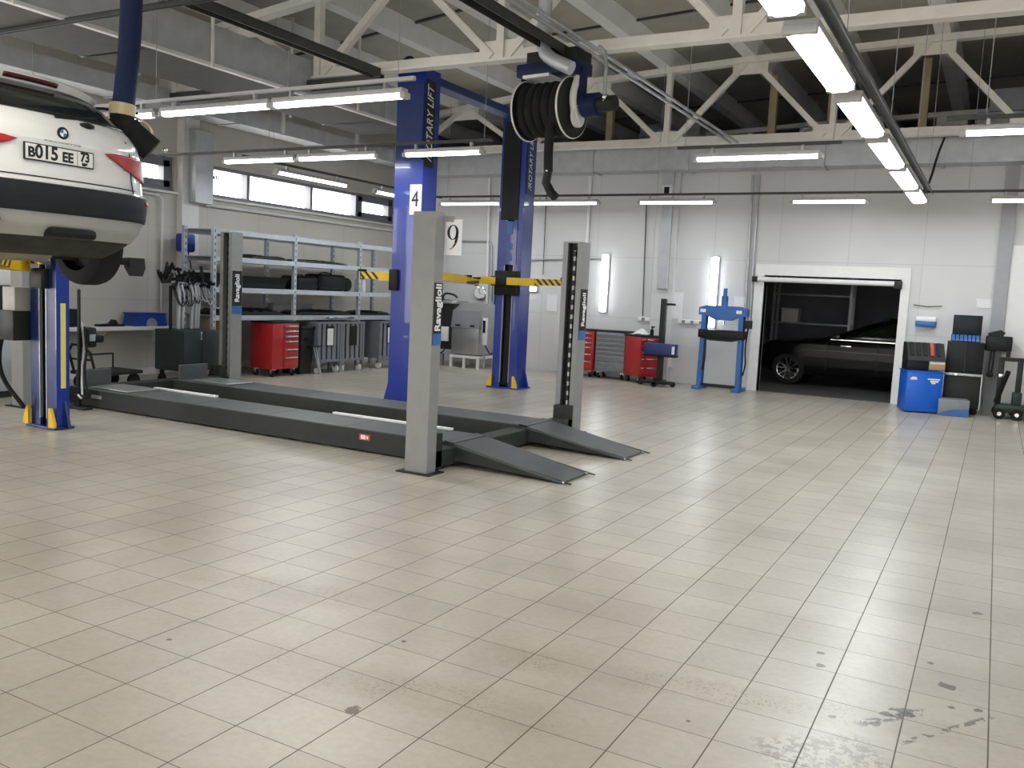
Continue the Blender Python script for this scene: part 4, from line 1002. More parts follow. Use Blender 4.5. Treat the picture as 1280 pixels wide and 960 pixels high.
# grey mesh-sided carts under the rack
def cart(label, cx, cy, w_=.62, d=.5, h=.92, sheet=True):
    t = thing('parts_cart', label, 'cart', (cx, cy, 0), PI / 2, 'grey carts under the rack')
    g = G()
    for sx in (-1, 1):
        for sy in (-1, 1): g.box(sx * w_ / 2 - .022, sx * w_ / 2 + .022, sy * d / 2 - .022, sy * d / 2 + .022, .12, h)
    for z in (.2, h - .04):
        for sy in (-1, 1): g.box(-w_ / 2, w_ / 2, sy * d / 2 - .02, sy * d / 2 + .02, z, z + .04)
        for sx in (-1, 1): g.box(sx * w_ / 2 - .02, sx * w_ / 2 + .02, -d / 2, d / 2, z, z + .04)
    g.make('frame', M['cart_grey'], t, smooth=0)
    g = G()
    for k in range(5):
        x = -w_ / 2 + .03 + (w_ - .06) * k / 4; g.box(x - .045, x + .045, -d / 2 - .003, -d / 2 + .006, .24, h - .04)
    g.make('front_slats', M['grey_plastic'], t, smooth=0)
    g = G(); g.box(-w_ / 2, w_ / 2, -d / 2, d / 2, .2, .215); g.box(-w_ / 2 + .0, -w_ / 2 + .01, -d / 2, d / 2, .24, h); g.box(w_ / 2 - .01, w_ / 2, -d / 2, d / 2, .24, h); g.box(-w_ / 2, w_ / 2, d / 2 - .01, d / 2, .24, h); g.make('panels', M['cart_grey'], t, smooth=0)
    G().box(-.1, .1, -d / 2 - .02, -d / 2 - .008, .48, .84).make('document_holder', M['black'], t, smooth=0)
    if sheet: G().box(-.08, .08, -d / 2 - .023, -d / 2 - .0205, .5, .8).make('sheet', M['paper'], t, smooth=0)
    for sx in (-1, 1):
        for sy in (-1, 1):
            c = (sx * (w_ / 2 - .05), sy * (d / 2 - .05), .06); w2 = G().lathe([(.02, -.02), (.058, -.02), (.06, -.01), (.06, .01), (.058, .02), (.02, .02)], c, 'x', 18).make('caster', M['white_trim'], t)
            G().box(c[0] - .03, c[0] + .03, c[1] - .02, c[1] + .02, .1, .13).make('caster_fork', M['chrome'], w2, smooth=0)
    return t
cart('grey parts cart with a white sheet, next to the dark bin under the rack', -10.7, 12.22, .6)
cart('grey parts cart with an empty black document holder, middle of the three', -10.7, 12.87, .6, sheet=False)
cart('grey parts cart with a white sheet, half behind the near blue column', -10.7, 14.0)
t = thing('waste_bin', 'dark waste bin standing between red cabinet and grey carts', 'bin', (-10.75, 11.72, 0))
g = G(); g.hull8([(-.2, -.2, 0), (.2, -.2, 0), (.2, .2, 0), (-.2, .2, 0)], [(-.24, -.24, .78), (.24, -.24, .78), (.24, .24, .78), (-.24, .24, .78)]); g.make('bin_body', M['dark_steel'], t, smooth=0); G().box(-.26, .26, -.26, .26, .78, .84, .02).make('lid', M['black'], t); G().box(.24, .27, -.1, .1, .6, .63).make('handle', M['black'], t, smooth=0)
for c_ in t.children:
    for v_ in c_.data.vertices: v_.co.y *= .68
t = thing('folding_stool', 'thin grey leg stand leaning before the dark bin', 'stand', (-10.33, 11.88, 0)); G().bar((0, 0, .0), (-.06, -.08, .5), .02, .02).make('leg', M['rack'], t, smooth=0); G().bar((-.1, .08, 0), (-.1, -.1, .5), .02, .02).make('leg', M['rack'], t, smooth=0); G().box(-.16, .0, -.2, .02, .49, .51).make('seat', M['black'], t, smooth=0)
t = thing('plastic_wrap', 'grey plastic sheet bunched on top of the grey carts', 'sheet', (-10.72, 12.7, .95)); g = G(); n = 10; g.grid([[V((-.2 + .4 * i / n, -.4 + .8 * j / n, .02 + random.uniform(0, .04))) for j in range(n + 1)] for i in range(n + 1)]); g.make('sheet', M['rack'], t, thick=.006)

# ------------------------------------------------------------------ cable cart and things at the left wall
t = thing('test_cart', 'black equipment cart with a bundle of clamps and hanging silver hoses', 'cart', (-10.6, 9.19, 0), .04)
G().box(-.3, .3, -.55, .55, .22, .82, .015).make('cabinet', M['green_grey'], t)
G().box(.3, .305, -.02, .0, .24, .8).make('door_gap', M['ink'], t, smooth=0); G().box(.3, .34, -.1, -.06, .68, .8, .005).make('lock', M['chrome'], t)
for y in (-.52, -.15, .3): G().box(-.02, .02, y - .02, y + .02, .82, 1.5).make('pole', M['dark_steel'], t, smooth=0)
G().box(-.04, .04, -.6, .6, 1.46, 1.52, .005).make('hanging_bar', M['steel'], t)
for i, y in enumerate((-.42, -.3, -.02, .1, .18)):
    G().tube([(.06, y, 1.48), (.1, y + .02, 1.3), (.1, y - .01, 1.05), (.08, y + .01, .84)], .034, smooth=1).make('silver_hose', M['galv'], t)
g = G(); random.seed(5)
for i in range(46):
    y = random.uniform(-.72, .62); c = V((random.uniform(-.12, .16), y, 1.5 + random.uniform(-.1, .16) + (.06 if y < -.4 else 0)))
    d = V((random.uniform(-1, 1), random.uniform(-1, 1), random.uniform(-.6, 1))).normalized() * random.uniform(.06, .13)
    g.bar(c - d, c + d, .035, .045)
g.make('clamps', M['black'], t, smooth=0)
for i in range(12):
    y = random.uniform(-.6, .6); s_ = random.uniform(.1, .3)
    G().tube([(.05, y, 1.5), (.16, y + s_ * .3, 1.4 - s_), (.14, y + s_, 1.38 - s_ * .6), (.06, y + s_ * 1.1, 1.5)], .009, smooth=2).make('cable', M['steel'] if i % 2 else M['black'], t)
for sy in (-1, 1):
    for sx in (-1, 1): G().lathe([(.03, -.02), (.08, -.02), (.08, .02), (.03, .02)], (sx * .22, sy * .44, .08), 'y', 18).make('wheel', M['rubber'], t); G().box(sx * .22 - .03, sx * .22 + .03, sy * .44 - .03, sy * .44 + .03, .14, .23).make('caster_fork', M['dark_steel'], t, smooth=0)
for c_ in t.children:
    for v_ in c_.data.vertices: v_.co.y *= .62
t = thing('hand_cart', 'low black tubular hand cart on the floor left of the equipment cart', 'cart', (-10.85, 7.95, 0), .1)
G().box(-.28, .28, -.3, .45, .2, .25, .01).make('platform', M['dark_steel'], t)
g = G(); g.tube([(-.2, -.3, .22), (-.2, -.42, .62), (.2, -.42, .62), (.2, -.3, .22)], .018, smooth=1); g.tube([(-.2, -.36, .42), (.2, -.36, .42)], .014); g.make('handle', M['dark_steel'], t)
G().tube([(-.25, -.1, .25), (-.25, -.1, .45), (-.25, .4, .45), (-.25, .4, .25)], .014).make('side_rail', M['dark_steel'], t)
for sx in (-1, 1):
    for y in (-.2, .35): G().lathe([(.03, -.02), (.1, -.02), (.1, .02), (.03, .02)], (sx * .2, y, .1), 'x', 20).make('wheel', M['rubber'], t)
tag(G().tube([(-10.8, 7.5, .012), (-10.7, 7.4, .012), (-10.5, 7.35, .012), (-10.1, 7.4, .012)], .012, smooth=2).make('cable', M['black']), 'black cable lying on the floor from the hand cart to the lift', 'cable')
# wall ledge
t = thing('wall_shelf', 'pale shelf board fixed low along the left wall', 'shelf', (XL, 8.6, .66)); G().box(.0, .42, -1.5, 1.25, .08, .14, .01).make('board', M['white_trim'], t)
for y in (-1.2, 0, 1.1): g = G(); g.prism([(.0, .08), (.38, .08), (.0, -.16)], 'y', y - .015, y + .015); g.make('shelf_bracket', M['white_trim'], t, smooth=0)
t = thing('sensor_head', 'black boxy device with a raised handle on the left wall shelf', 'device', (XL + .22, 7.75, .8)); G().box(-.14, .14, -.1, .4, 0, .26, .02).make('body', M['black'], t); G().torus((0, .02, .34), .11, .03, 'x').make('handle', M['black'], t); G().box(-.05, .05, -.16, -.12, 0, .5, .01).make('post', M['black'], t); G().box(.14, .15, .0, .3, .05, .2).make('panel', M['dark_steel'], t, smooth=0)
t = thing('jaw_clamp', 'flat black tool lying on the left wall shelf beside the device', 'tool', (XL + .25, 8.75, .8)); g = G(); g.prism([(-.25, 0), (.2, 0), (.18, .03), (.08, .03), (.04, .1), (-.02, .04), (-.24, .03)], 'x', -.06, .06); g.make('body', M['black'], t, smooth=0)
t = thing('storage_crate', 'dark blue plastic crate on the left wall shelf', 'crate', (XL + .22, 9.38, .8)); g = G(); g.prism([(-.3, 0), (.3, 0), (.26, .2), (-.26, .2)], 'x', -.15, .15); g.make('body', M['blue_plastic'], t, smooth=0); G().lathe([(.1, .15), (.1, .158)], (0, 0, .03), 'x', 24).make('grip_panel', M['steel'], t); G().box(-.16, .16, -.29, .29, .185, .205, .005).make('rim', M['blue_plastic'], t)
t = thing('sensor_head', 'black clamp head hanging with cables right of the car lift column', 'device', (-9.35, 6.52, .72))
g = G(); g.box(-.08, .08, .06, .2, .0, .24, .03); g.make('body', M['black'], t); G().box(-.1, .1, .16, .28, .06, .15, .02).make('jaw', M['black'], t); G().box(.08, .09, .09, .17, .08, .16).make('front_plate', M['steel'], t, smooth=0)
G().box(-.015, .015, .0, .03, -.72, .68, .004).make('stand_pole', M['black'], t)
G().box(-.16, .16, -.05, .08, -.72, -.69, .01).make('stand_foot', M['dark_steel'], t)
for i, (dx, m_) in enumerate(((0, 'white_trim'), (.05, 'black'), (-.05, 'black'))): G().tube([(dx, .05, .3 - i * .05), (dx + .04, .06, .0), (dx, .04, -.3), (dx + .06, .02 + .05 * i, -.62), (dx, .0, -.55)], .012, smooth=2).make('cable', M[m_], t)
t = thing('hose_reel', 'blue cable reel fixed high on the left wall beside the rack', 'reel', (XL + .16, 10.12, 2.0)); G().box(0, .2, -.13, .13, 0, .3, .04).make('case', M['blue_plastic'], t); G().lathe([(.09, .2), (.09, .21), (.03, .22)], (0, 0, .15), 'x', 24).make('hub', M['blue_plastic'], t); G().tube([(.1, .05, .02), (.14, .12, -.35), (.25, -.2, -.55), (.45, -.5, -.35)], .01, smooth=3).make('cable', M['black'], t)
# appliance at the left edge
t = thing('tyre_machine', 'white and grey workshop machine at the left edge behind the lift column', 'machine', (-11.0, 6.55, 0))
G().box(-.4, .3, -.55, .3, .08, .9, .02).make('base_cabinet', M['galv'], t); G().box(-.38, .31, -.5, .28, .9, 1.38, .02).make('middle_housing', M['bumper'], t); G().box(-.42, .34, -.55, .3, 1.38, 1.74, .05).make('hood', M['white_trim'], t); G().box(.34, .345, .1, .2, 1.55, 1.58).make('badge', M['ink'], t, smooth=0); G().box(-.36, .28, -.5, .26, 0, .08).make('plinth', M['dark_steel'], t, smooth=0); G().tube([(.3, -.1, 1.05), (.36, 0, 1.0), (.36, .1, 1.1), (.32, .2, 1.0)], .02).make('lever', M['chrome'], t)

# ------------------------------------------------------------------ parts washer in the corner
t = thing('parts_washer', 'stainless parts washer with sloped hood in the far corner', 'parts washer', (-9.75, 15.75, 0))
G().box(-.15, .5, -.35, .35, .28, .82, .01).make('tank', M['stain'], t)
g = G(); g.prism([(-.36, .82), (.36, .82), (.36, 1.32), (-.02, 1.34), (-.3, 1.18)], 'x', -.17, .52); g.make('hood', M['stain'], t, smooth=0)
g = G(); g.prism([(-.7, .35), (-.15, .35), (-.15, 1.3), (-.7, 1.38)], 'y', -.3, .35); g.make('side_cabinet', M['dark_steel'], t, smooth=0)
G().box(-.66, -.17, -.34, .3, 1.3, 1.36, .01).make('cabinet_top', M['stain'], t)
g = G(); g.box(-.17, .53, -.36, .36, .2, .26)
for x in (-.15, .17, .5):
    for y in (-.33, .33): g.box(x - .025, x + .025, y - .025, y + .025, 0, .22)
g.make('stand', M['white_trim'], t, smooth=0)
G().box(-.48, -.24, -.36, -.3, .52, .82, .01).make('switch_box', M['white_trim'], t)
for x in (0, .35): G().box(x - .05, x + .05, -.38, -.36, .86, .89).make('latch', M['black'], t, smooth=0)
G().tube([(-.3, -.33, .52), (-.28, -.4, .3), (-.45, -.4, .25), (-.6, -.35, .35)], .014, smooth=2).make('cable', M['black'], t)
G().tube([(-.5, -.2, 1.36), (-.45, -.25, 1.52), (-.2, -.25, 1.5), (-.1, -.28, 1.44)], .022, smooth=2).make('faucet', M['dark_steel'], t)
G().box(-.52, -.4, -.3, -.2, 0, .25, .01).make('drum', M['grey_plastic'], t)
G().box(.56, .64, -.3, -.22, .5, 1.05, .01).make('filter_column', M['white_trim'], t); G().box(.57, .63, -.305, -.3, .75, 1.0).make('gauge_tube', M['black'], t, smooth=0)
G().tube([(.6, -.25, .5), (.75, -.2, .25), (.85, -.1, .6), (.85, 0, 1.2)], .014, smooth=3).make('drain_hose', M['black'], t)
G().bar((.6, -.26, .02), (.6, -.26, .5), .03, .03).make('filter_post', M['steel'], t, smooth=0)
t = thing('wall_clock', 'round pale gauge clock on the back wall above the parts washer', 'clock', (-9.9, YB, 1.55)); G().lathe([(.15, 0), (.15, -.05), (.13, -.06)], (0, 0, 0), 'y', 32).make('rim', M['chrome'], t); G().lathe([(.125, -.061), (.02, -.062)], (0, 0, 0), 'y', 32).make('dial', M['cloth'], t); g = G(); g.bar((0, -.066, 0), (.0, -.066, .09), .012, .004, (0, 1, 0)); g.bar((0, -.066, 0), (.06, -.066, -.02), .012, .004, (0, 1, 0)); g.make('hands', M['ink'], t, smooth=0)
t = thing('wall_box', 'tall black control box on the back wall left of the far blue column', 'box', (-9.33, YB, 1.0)); G().box(-.16, .16, -.12, 0, 0, .55, .01).make('case', M['black'], t); G().box(-.1, .1, -.16, 0, .6, 1.0, .01).make('upper_case', M['dark_steel'], t)
# ------------------------------------------------------------------ things along the back wall
def socket_strip(label, x0, x1, z):
    t = thing('socket_strip', label, 'socket strip', ((x0 + x1) / 2, YB, z)); L_ = (x1 - x0) / 2
    G().box(-L_, L_, -.06, 0, -.04, .04, .006).make('trunking', M['white_trim'], t)
    for k in range(3): G().box(-L_ + .08 + k * (L_ - .04), -L_ + .14 + k * (L_ - .04), -.066, -.06, -.028, .028).make('socket', M['grey_plastic'], t, smooth=0)
socket_strip('white socket strip on the wall left of the black stand', -6.22, -5.62, 1.2)
socket_strip('white socket strip on the wall right of the black stand', -5.4, -4.98, 1.2)
def sheet(label, x, z, w_, h_, lines=3):
    t = thing('wall_notice', label, 'notice', (x, YB, z)); G().box(-w_ / 2, w_ / 2, -.012, 0, 0, h_).make('sheet', M['paper'], t, smooth=0)
    G().box(-w_ / 2 - .01, w_ / 2 + .01, -.016, 0, h_ - .015, h_ + .01).make('holder', M['white_trim'], t, smooth=0)
sheet('white notice on the back wall left of the front-right grey lift post', -8.15, 1.25, .24, .34)
sheet('white notice on the pilaster behind the black stand', -5.5, 1.25, .3, .5)
sheet('white notice beside the blue press near the conduits', -4.26, 1.4, .2, .32)
sheet('white notice high on the wall above the black cabinet station', -.2, 1.72, .26, .14)
t = thing('wall_box', 'small white junction box low on the wall behind the black stand', 'box', (-5.6, YB, .3)); G().box(-.14, .14, -.1, 0, 0, .38, .01).make('case', M['white_trim'], t); G().box(-.06, .06, -.105, -.1, .08, .3).make('display', M['black'], t, smooth=0)
t = thing('camera_box', 'small dark camera box high on the pilaster under the duct', 'camera', (-5.72, YB - .2, 3.55)); G().box(-.09, .09, -.08, 0, 0, .22, .01).make('case', M['white_trim'], t); G().box(-.05, .05, -.09, -.08, .03, .18).make('window', M['black'], t, smooth=0)
# black lifting stand
t = thing('transmission_jack', 'black lifting stand with dark blue tray before the pilaster', 'jack', (-5.4, 15.58, 0))
G().box(-.05, .05, -.05, .05, .06, 1.62, .006).make('mast', M['dark_steel'], t); g = G(); g.box(-.38, .28, -.04, .04, .04, .1, .006); g.box(-.04, .04, -.3, .3, .04, .1, .006); g.make('base', M['dark_steel'], t)
for x, y in ((-.36, 0), (.26, 0), (0, -.28), (0, .28)): G().lathe([(.02, -.02), (.05, -.02), (.05, .02), (.02, .02)], (x, y, .05), 'y', 16).make('caster', M['rubber'], t)
G().box(-.26, .34, -.22, -.05, .58, .8, .015).make('tray', M['navy'], t); G().box(-.27, .35, -.23, -.04, .56, .6, .005).make('tray_lip', M['black'], t); G().bar((.0, 0, 1.52), (.22, 0, 1.52), .03, .04).make('top_arm', M['black'], t, smooth=0); G().box(.28, .33, -.235, -.22, .62, .76).make('tray_label', M['paper'], t, smooth=0)
# hydraulic press
t = thing('hydraulic_press', 'blue hydraulic workshop press beside the dark gateway', 'press', (-4.38, 15.95, 0))
for s in (-1, 1):
    g = G()
    for y in (-.09, .07): g.hull8([(s * .36 - .04, y, 0), (s * .36 + .04, y, 0), (s * .36 + .04, y + .02, 0), (s * .36 - .04, y + .02, 0)], [(s * .34 - .04, y, 1.52), (s * .34 + .04, y, 1.52), (s * .34 + .04, y + .02, 1.52), (s * .34 - .04, y + .02, 1.52)])
    g.hull8([(s * .36 - .045, -.08, 0), (s * .36 - .03, -.08, 0), (s * .36 - .03, .08, 0), (s * .36 - .045, .08, 0)], [(s * .34 - .045, -.08, 1.52), (s * .34 - .03, -.08, 1.52), (s * .34 - .03, .08, 1.52), (s * .34 - .045, .08, 1.52)])
    g.make('upright', M['press_blue'], t, smooth=0); G().box(s * .36 - .07, s * .36 + .07, -.28, .28, 0, .06, .006).make('foot', M['press_blue'], t)
g = G(); g.prism([(-.44, 1.36), (-.3, 1.36), (-.14, 1.28), (.14, 1.28), (.3, 1.36), (.44, 1.36), (.44, 1.5), (.3, 1.54), (-.3, 1.54), (-.44, 1.5)], 'y', -.1, .1); g.make('top_beam', M['press_blue'], t, smooth=0)
G().box(-.42, .42, -.13, .13, .95, 1.1, .01).make('bed', M['black'], t)
g = G(); g.prism([(-.38, .95), (.38, .95), (.2, .9), (-.2, .9)], 'y', -.12, .12); g.make('bed_gusset', M['black'], t, smooth=0)
G().cyl((0, 0, 1.5), (0, 0, 1.72), .06).make('cylinder', M['press_blue'], t); G().cyl((0, 0, 1.72), (0, 0, 1.86), .035).make('cylinder_cap', M['press_blue'], t); G().cyl((0, 0, 1.2), (0, 0, 1.3), .03).make('ram', M['chrome'], t)
G().box(-.36, .36, -.02, .02, .04, .1).make('cross_tie', M['dark_steel'], t, smooth=0)
G().box(.4, .52, -.06, .06, 1.15, 1.3, .01).make('pump', M['dark_steel'], t); G().tube([(.46, 0, 1.15), (.44, -.05, .8), (.48, -.06, .5), (.42, 0, .3)], .015, smooth=2).make('hydraulic_hose', M['black'], t); G().tube([(-.28, -.1, .9), (-.26, -.12, .6), (-.3, -.1, .35)], .02, smooth=1).make('lever', M['dark_steel'], t)
for x in (-.36, .3): G().box(x - .05, x + .05, -.104, -.1, 1.41, 1.47).make('decal', M['paper'], t, smooth=0)
# roller gate beam in the gateway
t = thing('gate_roller', 'pale horizontal roller bar across the top of the dark gateway', 'roller gate', (-2.66, YB - .1, 2.06)); G().cyl((-1.28, 0, 0), (1.16, 0, 0), .045).make('roller', M['white_trim'], t); G().box(-1.36, -1.26, -.06, .06, -.05, .05, .01).make('end_bracket', M['dark_steel'], t); G().box(1.06, 1.18, -.06, .06, -.08, .05, .01).make('end_bracket', M['dark_steel'], t)
# blue cabinet group right of the gateway
t = thing('blue_cabinet', 'bright blue metal cabinet on the floor right of the gateway', 'cabinet', (-1.0, 15.62, 0), .32)
G().box(-.27, .27, -.24, .24, .02, .66, .008).make('body', M['box_blue'], t); G().box(-.255, .255, -.248, -.24, .03, .645, .004).make('door', M['box_blue'], t); G().box(-.28, .28, -.25, .25, .655, .672).make('top_plate', M['box_blue'], t, smooth=0)
g = G(); g.box(-.22, -.12, -.251, -.248, .53, .56); g.box(-.2, -.13, -.2512, -.248, .555, .575); g.make('logo_print', M['paper'], t, smooth=0); g = G(); g.box(.04, .22, -.251, -.248, .54, .56); g.box(.08, .2, -.251, -.248, .5, .53); g.box(.1, .16, -.251, -.248, .475, .495); g.make('logo_print', M['paper'], t, smooth=0)
tl = thing('tool_board', 'black rack full of dark tools standing on the blue cabinet', 'tool rack', (-1.0, 15.66, .672), .3)
G().box(-.27, .05, -.2, .2, 0, .18, .01).make('base_box', M['black'], tl); g = G(); g.prism([(-.22, .16), (.2, .16), (.2, .44), (-.02, .44)], 'x', -.27, .29); g.make('sloped_board', M['dark_steel'], tl, smooth=0)
for k in range(5):
    x = -.2 + k * .1; p = V((x, -.16, .24)); q = V((x, -.03, .44)); G().bar(p, q, .055, .03).make('tool', M['red'] if k in (3,) else M['black'], tl, smooth=0)
G().box(.05, .29, -.22, .1, .02, .12, .01).make('open_box', M['cardboard'], tl); G().box(.06, .28, -.21, -.2, .1, .15).make('box_flap', M['white_trim'], tl, smooth=0)
t = thing('document_tray', 'grey box with blue front lying on the floor beside the blue cabinet', 'box', (-.5, 15.56, 0), .12)
G().box(-.22, .22, -.2, .2, 0, .26, .01).make('body', M['grey_plastic'], t); g = G(); g.prism([(-.21, .01), (.21, .01), (.21, .13), (.0, .11), (-.21, .04)], 'y', -.206, -.2); g.make('front_panel', M['box_front_blue'], t, smooth=0)
t = thing('diagnostic_station', 'tall black cabinet station with a monitor on top by the back wall', 'cabinet', (-.42, 16.05, 0), .05)
G().box(-.27, .27, -.24, .24, .1, .62, .012).make('lower_cabinet', M['dark_steel'], t); G().box(-.27, .27, -.26, .24, .66, 1.16, .012).make('upper_cabinet', M['black'], t); G().box(-.28, .28, -.28, .25, .62, .66, .005).make('drawer_rail', M['steel'], t)
G().box(.0, .02, -.285, -.26, .68, 1.14).make('door_gap', M['dark_steel'], t, smooth=0); G().cyl((-.1, -.29, .64), (-.1, -.28, .64), .02).make('lock', M['chrome'], t); G().box(-.28, -.265, -.28, -.24, .1, 1.16).make('corner_post', M['steel'], t, smooth=0); G().box(.265, .28, -.28, -.24, .1, .66).make('corner_post', M['steel'], t, smooth=0)
for x in (-.2, .2):
    for y in (-.18, .18): G().lathe([(.02, -.02), (.055, -.02), (.055, .02), (.02, .02)], (x, y, .055), 'y', 16).make('caster', M['rubber'], t)
k_ = thing('keyboard', 'pale blue keyboard lying on the black cabinet station', 'keyboard', (-.42, 15.86, 1.17), .05); k_.rotation_euler = (.85, 0, .05); G().box(-.21, .21, -.05, .12, 0, .03, .006).make('case', M['black'], k_)
for i in range(7): G().box(-.2 + i * .058, -.155 + i * .058, -.03, .1, .03, .045, .004).make('key', M['box_front_blue'], k_)
mn = thing('monitor', 'black flat monitor on the tall cabinet station', 'monitor', (-.42, 16.08, 1.16), .05); G().box(-.21, .21, -.03, .02, .1, .43, .008).make('screen', M['bumper'], mn); G().box(-.03, .03, -.01, .03, .01, .14).make('stem', M['black'], mn, smooth=0); G().box(-.13, .13, -.08, .1, 0, .012, .004).make('foot', M['black'], mn)
t = thing('gas_analyser', 'black boxed instrument on a wall arm right of the monitor', 'instrument', (.08, YB, 1.02)); G().box(-.22, .16, -.5, -.16, .02, .26, .02).make('case', M['black'], t); g = G(); g.prism([(-.18, .26), (.02, .26), (.05, .32), (-.02, .36), (-.2, .3)], 'y', -.45, -.25); g.make('top_handle', M['black'], t, smooth=0); G().bar((0, -.2, .05), (0, 0, .05), .06, .06).make('wall_arm', M['dark_steel'], t, smooth=0); G().box(.09, .15, -.5, -.44, -.12, .04, .005).make('hook', M['black'], t)
G().tube([(-.12, -.45, .02), (-.14, -.46, -.3), (-.12, -.46, -.34), (-.08, -.46, -.3), (-.08, -.45, .02)], .014, smooth=2).make('cable', M['black'], t); G().box(-.16, -.06, -.5, -.42, -.4, -.32, .02).make('probe', M['black'], t)
t = thing('paper_dispenser', 'small blue and white dispenser on the wall above the tool rack', 'dispenser', (-1.06, YB, 1.36)); G().box(-.16, .16, -.14, 0, 0, .1, .02).make('lower_case', M['press_blue'], t); G().cyl((-.15, -.08, .12), (.15, -.08, .12), .055).make('paper_roll', M['paper'], t)
pipe('short dark cord pinned on the wall above the blue dispenser', [(-1.28, yw, 1.72), (-1.05, yw, 1.7), (-.84, yw, 1.72)], .008, M['black'], 'cord', 'cord')
# stand with floor jacks at the right edge
t = thing('jack_stand_trolley', 'dark wheeled trolley with upright posts at the right edge', 'trolley', (.36, 15.9, 0), .05)
G().box(-.28, .4, -.2, .2, .1, .22, .015).make('base', M['green_grey'], t); G().box(-.05, .08, -.1, .1, .2, .42, .015).make('hydraulic_block', M['green_grey'], t)
for x in (-.24, .02, .36): G().box(x - .04, x + .04, -.03, .03, .2, .95 if x < .3 else 1.35, .005).make('post', M['dark_steel'], t)
G().box(-.26, .2, -.03, .03, .9, .96, .006).make('top_bar', M['dark_steel'], t); G().bar((-.28, -.2, .25), (-.14, -.1, .75), .05, .05).make('jack_handle', M['black'], t, smooth=0); G().bar((.38, -.2, .3), (.3, -.1, .7), .06, .05).make('jack_handle', M['black'], t, smooth=0)
for x in (-.22, .02, .3):
    for y in (-.24, .24): G().lathe([(.03, -.025), (.085, -.025), (.085, .025), (.03, .025)], (x, y, .085), 'y', 20).make('wheel', M['rubber'], t); G().lathe([(.032, -.03), (.032, .03)], (x, y, .085), 'y', 12).make('hub', M['chrome'], t)
G().box(-.27, -.21, -.06, -.03, .64, .7, .005).make('latch', M['chrome'], t)

# ------------------------------------------------------------------ exhaust hoses
t = thing('exhaust_hose', 'dark blue exhaust hose hanging from the ceiling beside the white car', 'hose', (-6.28, 4.86, 2.62))
hp = [(0.02, .0, 3.0), (.03, -.01, 2.0), (.0, 0, 1.1), (-.01, -.02, .7), (-.03, -.05, .34)]
G().tube(hp, .085, 14, 2).make('hose', M['hose_blue'], t)
G().cyl((-.032, -.055, .34), (-.035, -.06, .25), .1, seg=20).make('clamp_ring', M['cream'], t)
G().tube([(-.035, -.06, .26), (-.03, -.05, .18), (.03, .03, .09), (.1, .12, .0)], [.095, .1, .105, .105], 16, 0).make('nozzle', M['rubber'], t)
G().tube([(.02, -.02, .26), (.1, .1, .2), (.12, .12, .08), (.06, .06, .0)], .012, smooth=2).make('pull_cord', M['cream'], t)
for p in ((-.1, -.13, .22), (.06, .03, .22), (.17, .19, .01)): G().blob(p, .022).make('clip', M['chrome'], t)
G().cyl((.08, .06, 2.2), (.1, .12, 2.2), .035).make('side_knob', M['black'], t)
# big reel
t = thing('exhaust_hose_reel', 'big drum reel of black exhaust hose hung on the near roof truss', 'hose reel', (-4.66, 9.1, 3.68), -.12)
G().cyl((-.26, 0, 0), (.26, 0, 0), .16).make('drum', M['dark_steel'], t)
for k in range(5):
    x = -.22 + k * .11; G().torus((x, 0, 0), .245, .058, 'x', 36, 10).make('hose_turn', M['rubber'], t)
for x in (-.3, .3):
    fl = G().lathe([(.08, -.01), (.3, -.012), (.325, -.006), (.325, .012), (.3, .006), (.08, .012)], (x, 0, 0), 'x', 40).make('flange', M['dark_steel'], t)
    G().torus((x, 0, 0), .325, .012, 'x', 40, 8).make('flange_rim', M['white_trim'], fl)
g = G(); g.tube([(.37, -.02, .32), (.37, -.12, .1), (.37, -.04, -.12), (.37, .03, -.16)], .04, 10, 2); g.lathe([(.12, .36), (.12, .4)], (0, 0, -.1), 'x', 24); g.make('side_bracket', M['white_trim'], t)
G().box(-.38, .42, -.15, .2, .36, .5, .01).make('top_frame', M['navy_dark'], t); G().box(-.28, .08, -.17, .1, .33, .37, .01).make('guide_plate', M['white_trim'], t)
for x in (-.36, .43): G().box(x - .02, x + .02, -.05, .05, -.02, .42).make('hanger_plate', M['navy_dark'], t, smooth=0)
G().cyl((.43, .05, .02), (.62, .05, .02), .13).make('fan_housing', M['navy_dark'], t); G().cyl((.62, .05, .02), (.82, .05, .02), .085).make('motor', M['dark_steel'], t); G().blob((.74, -.05, .07), .03).make('cable_gland', M['chrome'], t)
G().tube([(.16, -.2, -.1), (.16, -.22, -.45), (.16, -.2, -.72)], .052, 12, 1).make('hose_end', M['rubber'], t); G().tube([(.16, -.2, -.7), (.14, -.2, -.84), (.2, -.18, -.95), (.26, -.18, -1.0)], .05, 12).make('hose_nozzle', M['black'], t); G().blob((.18, -.26, -.72), .016).make('clip', M['chrome'], t)
G().tube([(.08, -.3, 2.1), (.08, -.3, .72), (.1, -.32, .56), (.2, -.33, .46), (.46, -.3, .34)], .075, 14, 1).make('suction_pipe', M['galv'], t)
for z in (.75, 1.2, 1.6): G().cyl((.08, -.3, z), (.08, -.3, z + .03), .085).make('pipe_clamp', M['galv'], t)
G().box(-.34, .34, -.02, .3, .5, .66, .01).make('mount', M['dark_steel'], t)
tag(G().tube([(-4.05, 9.0, 4.3), (-3.95, 9.0, 4.22), (-3.95, 9.0, 3.7)], .02, smooth=1).make('conduit', M['steel']), 'bent grey conduit dropping to the motor of the hose reel', 'conduit')
tag(G().tube([(-1.2, 15.0, 3.42), (-1.1, 15.05, 3.6), (-1.05, 15.2, 4.0), (-.98, 15.35, 4.3)], .018, smooth=2).make('cable', M['dark_steel']), 'dark cable drooping from the truss to the end of the diagonal lamp row', 'cable')

